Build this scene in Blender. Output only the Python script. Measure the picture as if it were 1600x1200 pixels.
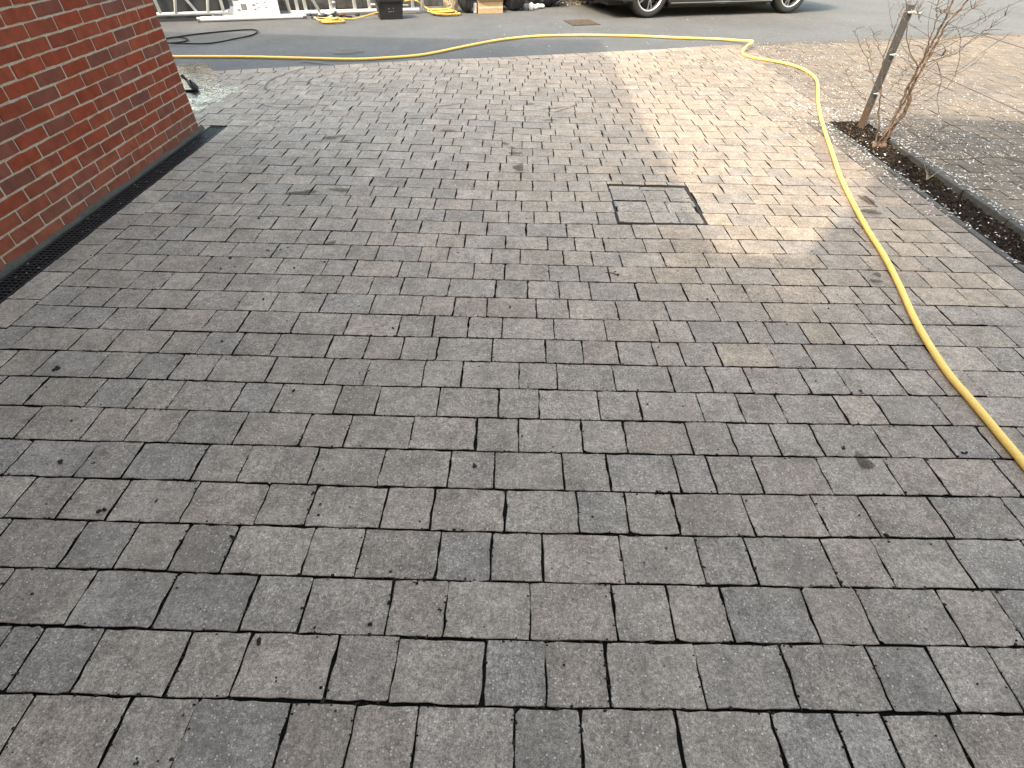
import bpy, bmesh, math, random
from mathutils import Vector, Matrix
random.seed(7)
for o in list(bpy.data.objects): bpy.data.objects.remove(o)
SC = bpy.context.scene
COL = SC.collection

# ------------------------------------------------------------ camera
CAM_H, PITCH, ROLL, YAW = 1.49695, 0.752873, -0.023469, -0.001414
def cam_axes():
    cy, sy = math.cos(YAW), math.sin(YAW)
    right = Vector((cy, sy, 0)); f0 = Vector((-sy, cy, 0))
    fwd = f0*math.cos(PITCH) + Vector((0, 0, -math.sin(PITCH)))
    down = -f0*math.sin(PITCH) + Vector((0, 0, -math.cos(PITCH)))
    cr, sr = math.cos(ROLL), math.sin(ROLL)
    return cr*right + sr*down, -sr*right + cr*down, fwd
AX_R, AX_D, AX_F = cam_axes()
cd = bpy.data.cameras.new('camera'); cam = bpy.data.objects.new('camera', cd); COL.objects.link(cam)
mw = Matrix.Identity(4)
for i in range(3):
    mw[i][0] = AX_R[i]; mw[i][1] = -AX_D[i]; mw[i][2] = -AX_F[i]
mw[2][3] = CAM_H
cam.matrix_world = mw
cd.sensor_width = 36; cd.lens = 18.3231; cd.clip_start = 0.02; cd.clip_end = 3000
SC.camera = cam
SC.render.resolution_x = 1024; SC.render.resolution_y = 768

# ------------------------------------------------------------ sky, sun, exposure
SUN_EL = math.radians(46)
SH = Vector((0.65, 0.76, 0)).normalized()          # the way shadows fall on the ground
world = bpy.data.worlds.new('World'); SC.world = world; world.use_nodes = True
wn = world.node_tree
bg = wn.nodes['Background']
sky = wn.nodes.new('ShaderNodeTexSky'); sky.sky_type = 'NISHITA'; sky.sun_disc = False
sky.sun_elevation = SUN_EL; sky.sun_rotation = math.atan2(-SH.x, -SH.y)
sky.air_density = 2.4; sky.dust_density = 5.0; sky.ozone_density = 0.15
wn.links.new(sky.outputs[0], bg.inputs[0]); bg.inputs[1].default_value = 0.15
sl = bpy.data.lights.new('sun', 'SUN'); sl.energy = 1.0; sl.angle = math.radians(0.75); sl.color = (1.0, 0.925, 0.77)
sun = bpy.data.objects.new('sun', sl); COL.objects.link(sun)
sd = Vector((SH.x*math.cos(SUN_EL), SH.y*math.cos(SUN_EL), -math.sin(SUN_EL)))
sun.rotation_euler = sd.to_track_quat('-Z', 'Y').to_euler(); sun.location = (-6, -8, 12)
vs = SC.view_settings
vs.view_transform = 'Standard'; vs.look = 'None'; vs.gamma = 1.0; vs.exposure = 2.2
vs.use_curve_mapping = False

# ------------------------------------------------------------ helpers: objects
def tag(o, label=None, cat=None, group=None, kind=None):
    if label: o['label'] = label
    if cat: o['category'] = cat
    if group: o['group'] = group
    if kind: o['kind'] = kind
    return o
def link(name, me, mat=None, parent=None, loc=(0, 0, 0), rz=0.0):
    o = bpy.data.objects.new(name, me); COL.objects.link(o)
    if mat is not None and me is not None and not me.materials: me.materials.append(mat)
    o.location = loc; o.rotation_euler = (0, 0, rz)
    if parent: o.parent = parent
    return o
def empty(name, loc=(0, 0, 0), rz=0.0):
    o = bpy.data.objects.new(name, None); COL.objects.link(o); o.location = loc; o.rotation_euler = (0, 0, rz)
    o.empty_display_size = 0.1
    return o
class MB:
    """collects vertices and faces for one mesh"""
    def __init__(s): s.v = []; s.f = []; s.c = []
    def add(s, vs_, fs_, col=None):
        b = len(s.v); s.v += [tuple(p) for p in vs_]; s.f += [tuple(b+i for i in q) for q in fs_]
        s.c += [col]*len(vs_)
    def box(s, x0, x1, y0, y1, z0, z1, M=None, col=None):
        P = [(x, y, z) for z in (z0, z1) for y in (y0, y1) for x in (x0, x1)]
        if M: P = [M @ Vector(p) for p in P]
        s.add(P, [(0, 2, 3, 1), (4, 5, 7, 6), (0, 1, 5, 4), (2, 6, 7, 3), (0, 4, 6, 2), (1, 3, 7, 5)], col)
        return s
    def bbox(s, x0, x1, y0, y1, z0, z1, b=0.004, M=None):
        """box with chamfered edges"""
        bm = bmesh.new(); r = bmesh.ops.create_cube(bm, size=1)
        for v in bm.verts: v.co = Vector((x0+(v.co.x+.5)*(x1-x0), y0+(v.co.y+.5)*(y1-y0), z0+(v.co.z+.5)*(z1-z0)))
        bmesh.ops.bevel(bm, geom=list(bm.edges), offset=b, segments=2, profile=0.6, affect='EDGES')
        if M: bm.transform(M)
        bm.verts.index_update()
        s.add([v.co for v in bm.verts], [[v.index for v in f.verts] for f in bm.faces]); bm.free()
        return s
    def tube(s, pts, rad, n=8, cap=True):
        pts = [Vector(p) for p in pts]; m = len(pts)
        if not isinstance(rad, (list, tuple)): rad = [rad]*m
        ref = Vector((0, 0, 1)); b = len(s.v); prev = None
        for i, p in enumerate(pts):
            t = (pts[min(i+1, m-1)] - pts[max(i-1, 0)])
            if t.length < 1e-9: t = Vector((0, 1, 0))
            t.normalize()
            if prev is None:
                a = t.cross(ref)
                if a.length < 0.05: a = t.cross(Vector((1, 0, 0)))
            else:
                a = prev - t*prev.dot(t)
            a.normalize(); prev = a; c = t.cross(a)
            for k in range(n):
                w = 2*math.pi*k/n
                s.v.append(tuple(p + (a*math.cos(w) + c*math.sin(w))*rad[i])); s.c.append(None)
        for i in range(m-1):
            for k in range(n):
                k2 = (k+1) % n
                s.f.append((b+i*n+k, b+i*n+k2, b+(i+1)*n+k2, b+(i+1)*n+k))
        if cap:
            s.f.append(tuple(b+k for k in range(n))[::-1]); s.f.append(tuple(b+(m-1)*n+k for k in range(n)))
        return s
    def lathe(s, prof, n=24, M=None, close=False):
        """profile of (radius, height) turned about z"""
        b = len(s.v); m = len(prof)
        for (r, z) in prof:
            for k in range(n):
                p = Vector((r*math.cos(2*math.pi*k/n), r*math.sin(2*math.pi*k/n), z))
                s.v.append(tuple(M @ p if M else p)); s.c.append(None)
        for i in range(m if close else m-1):
            j = (i+1) % m
            for k in range(n):
                k2 = (k+1) % n
                s.f.append((b+i*n+k, b+i*n+k2, b+j*n+k2, b+j*n+k))
        return s
    def blob(s, c, r, seed=0, sub=1, flat=1.0, col=None, rough=0.3, M=None):
        bm = bmesh.new(); bmesh.ops.create_icosphere(bm, subdivisions=sub, radius=1)
        rr = random.Random(seed)
        ph = [(rr.uniform(0, 6), rr.uniform(1.5, 4)) for _ in range(4)]
        for v in bm.verts:
            q = v.co
            d = 1 + rough*(math.sin(q.x*ph[0][1]+ph[0][0]) + math.sin(q.y*ph[1][1]+ph[1][0])*math.cos(q.z*ph[2][1]+ph[2][0]))*0.5 + rr.uniform(-.5, .5)*rough*.5
            v.co = Vector((q.x*d*r[0], q.y*d*r[1], max(q.z, -0.75*flat)*d*r[2]))
        if M: bm.transform(M)
        bm.verts.index_update()
        s.add([v.co + Vector(c) for v in bm.verts], [[v.index for v in f.verts] for f in bm.faces], col); bm.free()
        return s
    def mesh(s, name, smooth=False, attr=None):
        me = bpy.data.meshes.new(name); me.from_pydata(s.v, [], s.f); me.update()
        if smooth: me.polygons.foreach_set('use_smooth', [True]*len(me.polygons))
        if attr:
            a = me.color_attributes.new(attr, 'FLOAT_COLOR', 'POINT')
            flat = []
            for c in s.c: flat += list(c if c else (1, 1, 1))[:3] + [1.0]
            a.data.foreach_set('color', flat)
        return me
    def build(s, name, mat, parent=None, smooth=False, attr=None, loc=(0, 0, 0), rz=0):
        return link(name, s.mesh(name, smooth, attr), mat, parent, loc, rz)
def smooth_path(P, n=8):
    P = [Vector(p) for p in P]; out = []
    for i in range(len(P)-1):
        a = P[max(i-1, 0)]; b = P[i]; c = P[i+1]; d = P[min(i+2, len(P)-1)]
        for k in range(n):
            t = k/n
            out.append(0.5*((2*b) + (c-a)*t + (2*a-5*b+4*c-d)*t*t + (3*b-a-3*c+d)*t*t*t))
    out.append(P[-1]); return out
def noise1(x, seed=0):
    return math.sin(x*1.7+seed*3.1)*.5 + math.sin(x*3.9+seed*1.3)*.3 + math.sin(x*8.3+seed*5.7)*.2

# ------------------------------------------------------------ helpers: materials
class N:
    def __init__(s, name, rough=0.8, color=(.5, .5, .5), metallic=0.0, spec=0.4):
        s.m = bpy.data.materials.new(name); s.m.use_nodes = True; s.t = s.m.node_tree
        s.b = s.t.nodes['Principled BSDF']
        s.b.inputs['Roughness'].default_value = rough; s.b.inputs['Metallic'].default_value = metallic
        s.b.inputs['Specular IOR Level'].default_value = spec
        s.b.inputs['Base Color'].default_value = (*color, 1)
        s._pos = None
    def n(s, typ, **kw):
        x = s.t.nodes.new(typ)
        for k, v in kw.items(): setattr(x, k, v)
        return x
    def l(s, a, b): s.t.links.new(a, b)
    def pos(s):
        if s._pos is None: s._pos = s.n('ShaderNodeNewGeometry').outputs['Position']
        return s._pos
    def objco(s): return s.n('ShaderNodeTexCoord').outputs['Object']
    def noise(s, scale, detail=2, rough=0.6, vec=None, dist=0.0):
        x = s.n('ShaderNodeTexNoise'); x.inputs['Scale'].default_value = scale; x.inputs['Detail'].default_value = detail
        x.inputs['Roughness'].default_value = rough; x.inputs['Distortion'].default_value = dist
        s.l(vec or s.pos(), x.inputs['Vector']); return x.outputs['Fac']
    def vor(s, scale, vec=None, out='Distance'):
        x = s.n('ShaderNodeTexVoronoi'); x.inputs['Scale'].default_value = scale
        s.l(vec or s.pos(), x.inputs['Vector']); return x
    def rng(s, v, a, b, c, d, smooth=False):
        x = s.n('ShaderNodeMapRange'); x.interpolation_type = 'SMOOTHSTEP' if smooth else 'LINEAR'
        for i, q in enumerate((a, b, c, d)): x.inputs[i+1].default_value = q
        s.l(v, x.inputs[0]); return x.outputs[0]
    def mth(s, op, a, b=None):
        x = s.n('ShaderNodeMath', operation=op)
        for i, q in enumerate((a, b)):
            if q is None: continue
            if isinstance(q, (int, float)): x.inputs[i].default_value = q
            else: s.l(q, x.inputs[i])
        return x.outputs[0]
    def mix(s, f, a, b, blend='MIX'):
        x = s.n('ShaderNodeMix', data_type='RGBA', blend_type=blend)
        for sock, q in ((x.inputs[0], f), (x.inputs[6], a), (x.inputs[7], b)):
            if isinstance(q, (int, float)): sock.default_value = q
            elif isinstance(q, tuple): sock.default_value = (*q, 1) if len(q) == 3 else q
            else: s.l(q, sock)
        return x.outputs[2]
    def scale(s, col, fac):
        """colour times a grey factor"""
        x = s.n('ShaderNodeMix', data_type='RGBA', blend_type='MULTIPLY'); x.inputs[0].default_value = 1
        if isinstance(col, tuple): x.inputs[6].default_value = (*col, 1)
        else: s.l(col, x.inputs[6])
        s.l(fac, x.inputs[7]); return x.outputs[2]
    def color(s, c): s.l(c, s.b.inputs['Base Color']); return s
    def bump(s, h, strength=0.4, dist=0.002):
        x = s.n('ShaderNodeBump'); x.inputs['Strength'].default_value = strength; x.inputs['Distance'].default_value = dist
        s.l(h, x.inputs['Height']); s.l(x.outputs[0], s.b.inputs['Normal']); return s

def paver_material(name, attr=None):
    m = N(name, 0.86, spec=0.3)
    if attr:
        a = m.n('ShaderNodeAttribute'); a.attribute_name = attr; base = a.outputs['Color']
    else:
        base = m.n('ShaderNodeObjectInfo').outputs['Color']
    blotch = m.rng(m.noise(7, 4, 0.62), 0.34, 0.66, 0.82, 1.2)
    mott = m.rng(m.noise(105, 4, 0.8), 0.36, 0.64, 0.62, 1.4)
    grain = m.rng(m.noise(300, 2, 0.75), 0.34, 0.66, 0.62, 1.38)
    c = m.scale(m.scale(m.scale(base, blotch), mott), grain)
    c = m.scale(c, m.rng(m.noise(34, 3, 0.7, dist=0.5), 0.36, 0.64, 0.80, 1.2))
    # slow colour drift, grime and pale aggregate
    c = m.mix(m.rng(m.noise(2.2, 3, 0.6), 0.5, 0.72, 0.0, 0.35, True), c, (0.21, 0.17, 0.13))
    c = m.mix(m.rng(m.noise(11, 5, 0.7, dist=0.6), 0.58, 0.78, 0.0, 0.5, True), c, (0.085, 0.078, 0.072))
    c = m.mix(m.rng(m.noise(9, 5, 0.72, dist=0.4), 0.36, 0.24, 0.0, 0.45, True), c, (0.36, 0.345, 0.325))
    v = m.vor(105)
    dot = m.rng(v.outputs['Distance'], 0.12, 0.32, 1.0, 0.0, True)
    sep = m.n('ShaderNodeSeparateColor'); m.l(v.outputs['Color'], sep.inputs[0])
    pick = m.rng(sep.outputs[0], 0.70, 0.88, 0.0, 0.95)
    c = m.mix(m.mth('MULTIPLY', dot, pick), c, (0.62, 0.60, 0.57))
    v2 = m.vor(60)
    dot2 = m.rng(v2.outputs['Distance'], 0.06, 0.16, 1.0, 0.0, True)
    sep2 = m.n('ShaderNodeSeparateColor'); m.l(v2.outputs['Color'], sep2.inputs[0])
    c = m.mix(m.mth('MULTIPLY', dot2, m.rng(sep2.outputs[1], 0.84, 0.9, 0.0, 0.85)), c, (0.03, 0.028, 0.026))
    m.color(c)
    m.bump(m.mth('ADD', m.noise(240, 3, 0.7), m.mth('MULTIPLY', m.noise(55, 2), 0.8)), 0.55, 0.0022)
    return m.m
M = {}
M['paver'] = paver_material('concrete_paver'); M['paver_joined'] = paver_material('concrete_paver_far', 'pcol')
def simple(name, col, rough=0.7, metallic=0.0, var=0.15, scale=40, bump=0.0, spec=0.4, bscale=None):
    m = N(name, rough, col, metallic, spec)
    m.color(m.scale(tuple(col), m.rng(m.noise(scale, 4, 0.65), 0.3, 0.7, 1-var, 1+var)))
    if bump: m.bump(m.noise(bscale or scale*2, 3, 0.65), bump, 0.003)
    M[name] = m.m; return m.m
m = N('joint_soil', 0.95, spec=0.1)
m.color(m.mix(m.rng(m.noise(25, 4), 0.45, 0.65, 0, 1), (0.006, 0.0055, 0.005), (0.013, 0.012, 0.009))).bump(m.noise(160, 3), 0.8, 0.004)
M['joint'] = m.m
# asphalt
m = N('asphalt', 0.9, spec=0.3)
c = m.mix(m.rng(m.noise(105, 3, 0.85), 0.38, 0.62, 0, 1), (0.050, 0.050, 0.050), (0.142, 0.142, 0.143))
c = m.scale(c, m.rng(m.noise(1.1, 5, 0.6), 0.3, 0.7, 0.86, 1.14))
c = m.scale(c, m.rng(m.noise(9, 4, 0.7), 0.3, 0.7, 0.9, 1.1))
v = m.vor(90); c = m.mix(m.rng(v.outputs['Distance'], 0.05, 0.2, 0.4, 0.0), c, (0.17, 0.168, 0.165))
m.color(c).bump(m.noise(150, 3, 0.7), 0.6, 0.004); M['asphalt'] = m.m
# bricks
m = N('brick', 0.95, spec=0.08)
base = m.n('ShaderNodeObjectInfo').outputs['Color']
c = m.scale(m.scale(base, m.rng(m.noise(14, 4, 0.6), 0.3, 0.7, 0.78, 1.2)), m.rng(m.noise(220, 2, 0.7), 0.3, 0.7, 0.82, 1.18))
c = m.mix(m.rng(m.noise(22, 5, 0.7, dist=0.8), 0.58, 0.76, 0, 0.45, True), c, (0.105, 0.050, 0.043))
c = m.mix(m.rng(m.noise(34, 5, 0.75), 0.62, 0.8, 0, 0.55, True), c, (0.27, 0.155, 0.105))
m.color(c).bump(m.noise(130, 4, 0.7), 0.5, 0.002); M['brick'] = m.m
m = N('mortar', 0.92, spec=0.2)
c = m.scale((0.40, 0.335, 0.265), m.rng(m.noise(60, 4, 0.7), 0.3, 0.7, 0.65, 1.25))
c = m.mix(m.rng(m.noise(4.5, 4), 0.5, 0.7, 0, 0.6), c, (0.33, 0.335, 0.345))
m.color(c).bump(m.noise(170, 3), 0.8, 0.003); M['mortar'] = m.m
m = N('brickwork', 0.88, spec=0.25)
bt = m.n('ShaderNodeTexBrick'); bt.inputs['Scale'].default_value = 1; bt.inputs['Brick Width'].default_value = 0.2361
bt.inputs['Row Height'].default_value = 0.0729; bt.inputs['Mortar Size'].default_value = 0.006
bt.inputs['Color1'].default_value = (.27, .07, .045, 1); bt.inputs['Color2'].default_value = (.17, .065, .05, 1); bt.inputs['Mortar'].default_value = (.38, .32, .27, 1)
sx = m.n('ShaderNodeSeparateXYZ'); m.l(m.pos(), sx.inputs[0]); cx = m.n('ShaderNodeCombineXYZ')
m.l(m.mth('ADD', sx.outputs[0], sx.outputs[1]), cx.inputs[0]); m.l(sx.outputs[2], cx.inputs[1]); m.l(cx.outputs[0], bt.inputs[0])
m.color(bt.outputs[0]); M['brickwork'] = m.m
simple('fillet', (.062, .056, .048), 0.9, var=.3, scale=50, bump=.6)
simple('roof_tile', (.12, .07, .055), 0.8)
simple('black_plastic', (.016, .016, .017), 0.55, var=.4, bump=.2)
simple('drain_grit', (.03, .028, .025), 0.9, var=.5, scale=90, bump=.6)
simple('galv', (.34, .33, .32), 0.62, 0.85, var=.2, scale=60)
simple('frame_iron', (.05, .047, .045), 0.7, .3, var=.4, scale=70, bump=.4)
simple('white_paint', (.80, .80, .78), 0.4, var=.06, scale=8)
simple('white_dull', (.62, .615, .59), 0.7, var=.12, scale=30, bump=.3)
simple('dark_panel', (.045, .047, .05), 0.6, var=.3, scale=6)
simple('grey_print', (.15, .155, .165), 0.6, var=.25, scale=60)
simple('block_dark', (.085, .082, .078), 0.9, var=.35, scale=12, bump=.6)
simple('box_black', (.022, .022, .023), 0.5, var=.3, bump=.15)
simple('bin_bag', (.022, .023, .026), 0.32, var=.3, scale=14, spec=.6)
simple('card', (.46, .33, .20), 0.85, var=.12, scale=25)
simple('soil', (.022, .018, .014), 0.95, var=.6, scale=45, bump=1.0, spec=.1)
simple('edging', (.07, .066, .06), 0.92, var=.35, scale=22, bump=.7)
simple('rust', (.16, .075, .035), 0.9, .1, var=.5, scale=60, bump=.5)
simple('clump', (.018, .015, .012), 0.9, var=.5, scale=120, bump=.5)
simple('straw', (.55, .48, .36), 0.8, var=.2)
simple('twig', (.15, .11, .082), 0.85, var=.35, scale=60, bump=.4)
simple('bramble', (.075, .058, .050), 0.7, var=.3, scale=60)
simple('bud', (.36, .32, .26), 0.7)
simple('tyre', (.018, .018, .018), 0.8, var=.25, scale=50)
simple('rim', (.55, .55, .56), 0.25, .9, var=.05)
simple('rim_dark', (.03, .03, .032), 0.5, .5)
simple('car_paint', (.055, .052, .046), 0.22, .55, var=.04, spec=.6)
simple('car_trim', (.015, .015, .015), 0.5)
simple('sill_trim', (.45, .45, .44), 0.3, .9, var=.05)
simple('car_light', (.5, .5, .5), 0.15)
simple('car_tail', (.3, .02, .02), 0.2)
simple('car_glass', (.012, .014, .015), 0.06, spec=.8)
simple('steel', (.55, .55, .55), 0.3, .9)
simple('wire', (.10, .10, .10), 0.6, .3)
simple('cover_rust', (.075, .055, .04), .9, .1, var=.6, scale=35, bump=.5)
# bark: reddish, flaking
m = N('bark', 0.85, spec=.2)
c = m.mix(m.rng(m.noise(45, 5, .7, dist=1.5), .4, .62, 0, 1), (.070, .038, .027), (.25, .18, .13))
m.color(c).bump(m.noise(70, 4), 1, .004); M['bark'] = m.m
# post: grey zinc with rust low down
m = N('post_metal', 0.6, metallic=.35)
sx = m.n('ShaderNodeSeparateXYZ'); m.l(m.pos(), sx.inputs[0])
low = m.mth('ADD', m.rng(sx.outputs[2], 0.06, 0.36, 1, 0), m.rng(m.noise(22, 4, .7), .3, .7, -.35, .35))
c = m.mix(m.rng(low, .35, .65, 0, 1), (.075, .075, .078), (.14, .098, .068)); c = m.scale(c, m.rng(m.noise(80, 3), .3, .7, .75, 1.2))
m.color(c).bump(m.noise(120, 3), .4, .001); M['post'] = m.m
# yellow braided hose
m = N('yellow_hose', 0.5, spec=.45)
v = m.vor(150); nz = m.noise(2.0, 3)
c = m.mix(m.rng(v.outputs['Distance'], .2, .6, 0, .35), (.94, .635, .16), (.80, .49, .10))
c = m.mix(m.rng(m.noise(26, 4, .7), .55, .75, 0, .4), c, (.72, .5, .2))
m.color(c).bump(v.outputs['Distance'], .35, .0015); M['yellow_hose'] = m.m
simple('yellow_coil', (.55, .36, .08), .5, var=.2)
simple('black_hose', (.005, .005, .005), .6, spec=.2)
# attribute coloured litter
m = N('litter', .85, spec=.2); a = m.n('ShaderNodeAttribute'); a.attribute_name = 'pcol'; m.color(a.outputs['Color']); M['litter'] = m.m
# wet film: darkens and shines
def wet(name, dark, rough=.12, bump=0.0, bs=14, ior=1.33, fade=False):
    m = N(name); t = m.t; out = t.nodes['Material Output']; t.nodes.remove(m.b)
    tr = m.n('ShaderNodeBsdfTransparent'); tr.inputs[0].default_value = (*dark, 1)
    gl = m.n('ShaderNodeBsdfGlossy'); gl.inputs['Roughness'].default_value = rough; gl.inputs[0].default_value = (.92, .87, .80, 1)
    fr = m.n('ShaderNodeFresnel'); fr.inputs[0].default_value = ior
    if bump:
        b = m.n('ShaderNodeBump'); b.inputs['Strength'].default_value = bump; b.inputs['Distance'].default_value = .01
        m.l(m.noise(bs, 3, .6, dist=1.0), b.inputs['Height']); m.l(b.outputs[0], gl.inputs['Normal']); m.l(b.outputs[0], fr.inputs['Normal'])
    mx = m.n('ShaderNodeMixShader'); m.l(fr.outputs[0], mx.inputs[0]); m.l(tr.outputs[0], mx.inputs[1]); m.l(gl.outputs[0], mx.inputs[2])
    res = mx.outputs[0]
    if fade:                                          # the film thins out to nothing at its rim
        a = m.n('ShaderNodeAttribute'); a.attribute_name = 'pcol'; clear = m.n('ShaderNodeBsdfTransparent'); m2 = m.n('ShaderNodeMixShader')
        m.l(m.rng(m.mth('ADD', a.outputs['Fac'], m.rng(m.noise(7, 4, .6), .3, .7, -.45, .45)), .25, .75, 0, 1, True), m2.inputs[0]); m.l(clear.outputs[0], m2.inputs[1]); m.l(res, m2.inputs[2]); res = m2.outputs[0]
    m.l(res, out.inputs[0]); M[name] = m.m
wet('water', (.66, .64, .61), .08, .45, 24, fade=True)
wet('damp', (.60, .58, .555), .6, ior=1.06)

# ------------------------------------------------------------ the setting: ground, road, driveway
EDGE = [(-9, 4.95), (-3.38, 6.665), (-2.64, 6.918), (-1.985, 7.109), (-1.128, 7.429), (-.216, 7.662), (.75, 7.985), (2.06, 8.418),
        (3.153, 8.829), (4.876, 9.289), (5.379, 9.414), (6.66, 9.842), (8.233, 10.241), (12, 11.4)]
def edge_y(x):
    for (a, b), (c, d) in zip(EDGE, EDGE[1:]):
        if x <= c: return b + (d-b)*(x-a)/(c-a)
    return EDGE[-1][1]
BED_X0, BED_X1, BED_Y1 = 2.915, 3.185, 5.24
g = MB(); g.add([(-300, -300, -.07), (300, -300, -.07), (300, 300, -.07), (-300, 300, -.07)], [(0, 1, 2, 3)])
simple('earth', (.09, .08, .065), .95, var=.3, scale=2)
tag(g.build('ground', M['earth']), kind='structure')
# road: one sheet bordering the paving, slightly uneven
g = MB(); xs = [-60] + [-9 + .35*i for i in range(61)] + [60]
ys = [0, .02, .3, .6, .9, 1.3, 1.7, 2.2, 2.8, 3.5, 4.5, 6, 9, 40]
V = []
for x in xs:
    e = edge_y(max(-9, min(12, x))) + .012*noise1(x*3, 2)
    for j, d in enumerate(ys):
        V.append((x, e + d, -.002 + (0.006*noise1(x*1.3+d*2, 5) if 1 < j < 13 else 0)))
n = len(ys)
g.add(V, [(i*n+j, (i+1)*n+j, (i+1)*n+j+1, i*n+j+1) for i in range(len(xs)-1) for j in range(n-1)])
tag(g.build('road', M['asphalt'], smooth=True), kind='structure')
# bedding sheet under the pavers
g = MB()
def strip(x0, x1, y0, step=.5):
    k = max(1, int(math.ceil((x1-x0)/step))); X = [x0 + (x1-x0)*i/k for i in range(k+1)]
    V = []
    for x in X: V += [(x, y0, -.0095), (x, edge_y(x) + .03, -.0095)]
    g.add(V, [(2*i, 2*i+2, 2*i+3, 2*i+1) for i in range(k)])
strip(-8.5, BED_X0-.02, -1.0); strip(BED_X0-.02, BED_X1+.03, BED_Y1); strip(BED_X1+.03, 11.5, -1.0)
driveway = tag(g.build('driveway', M['joint']), kind='structure')

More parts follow.
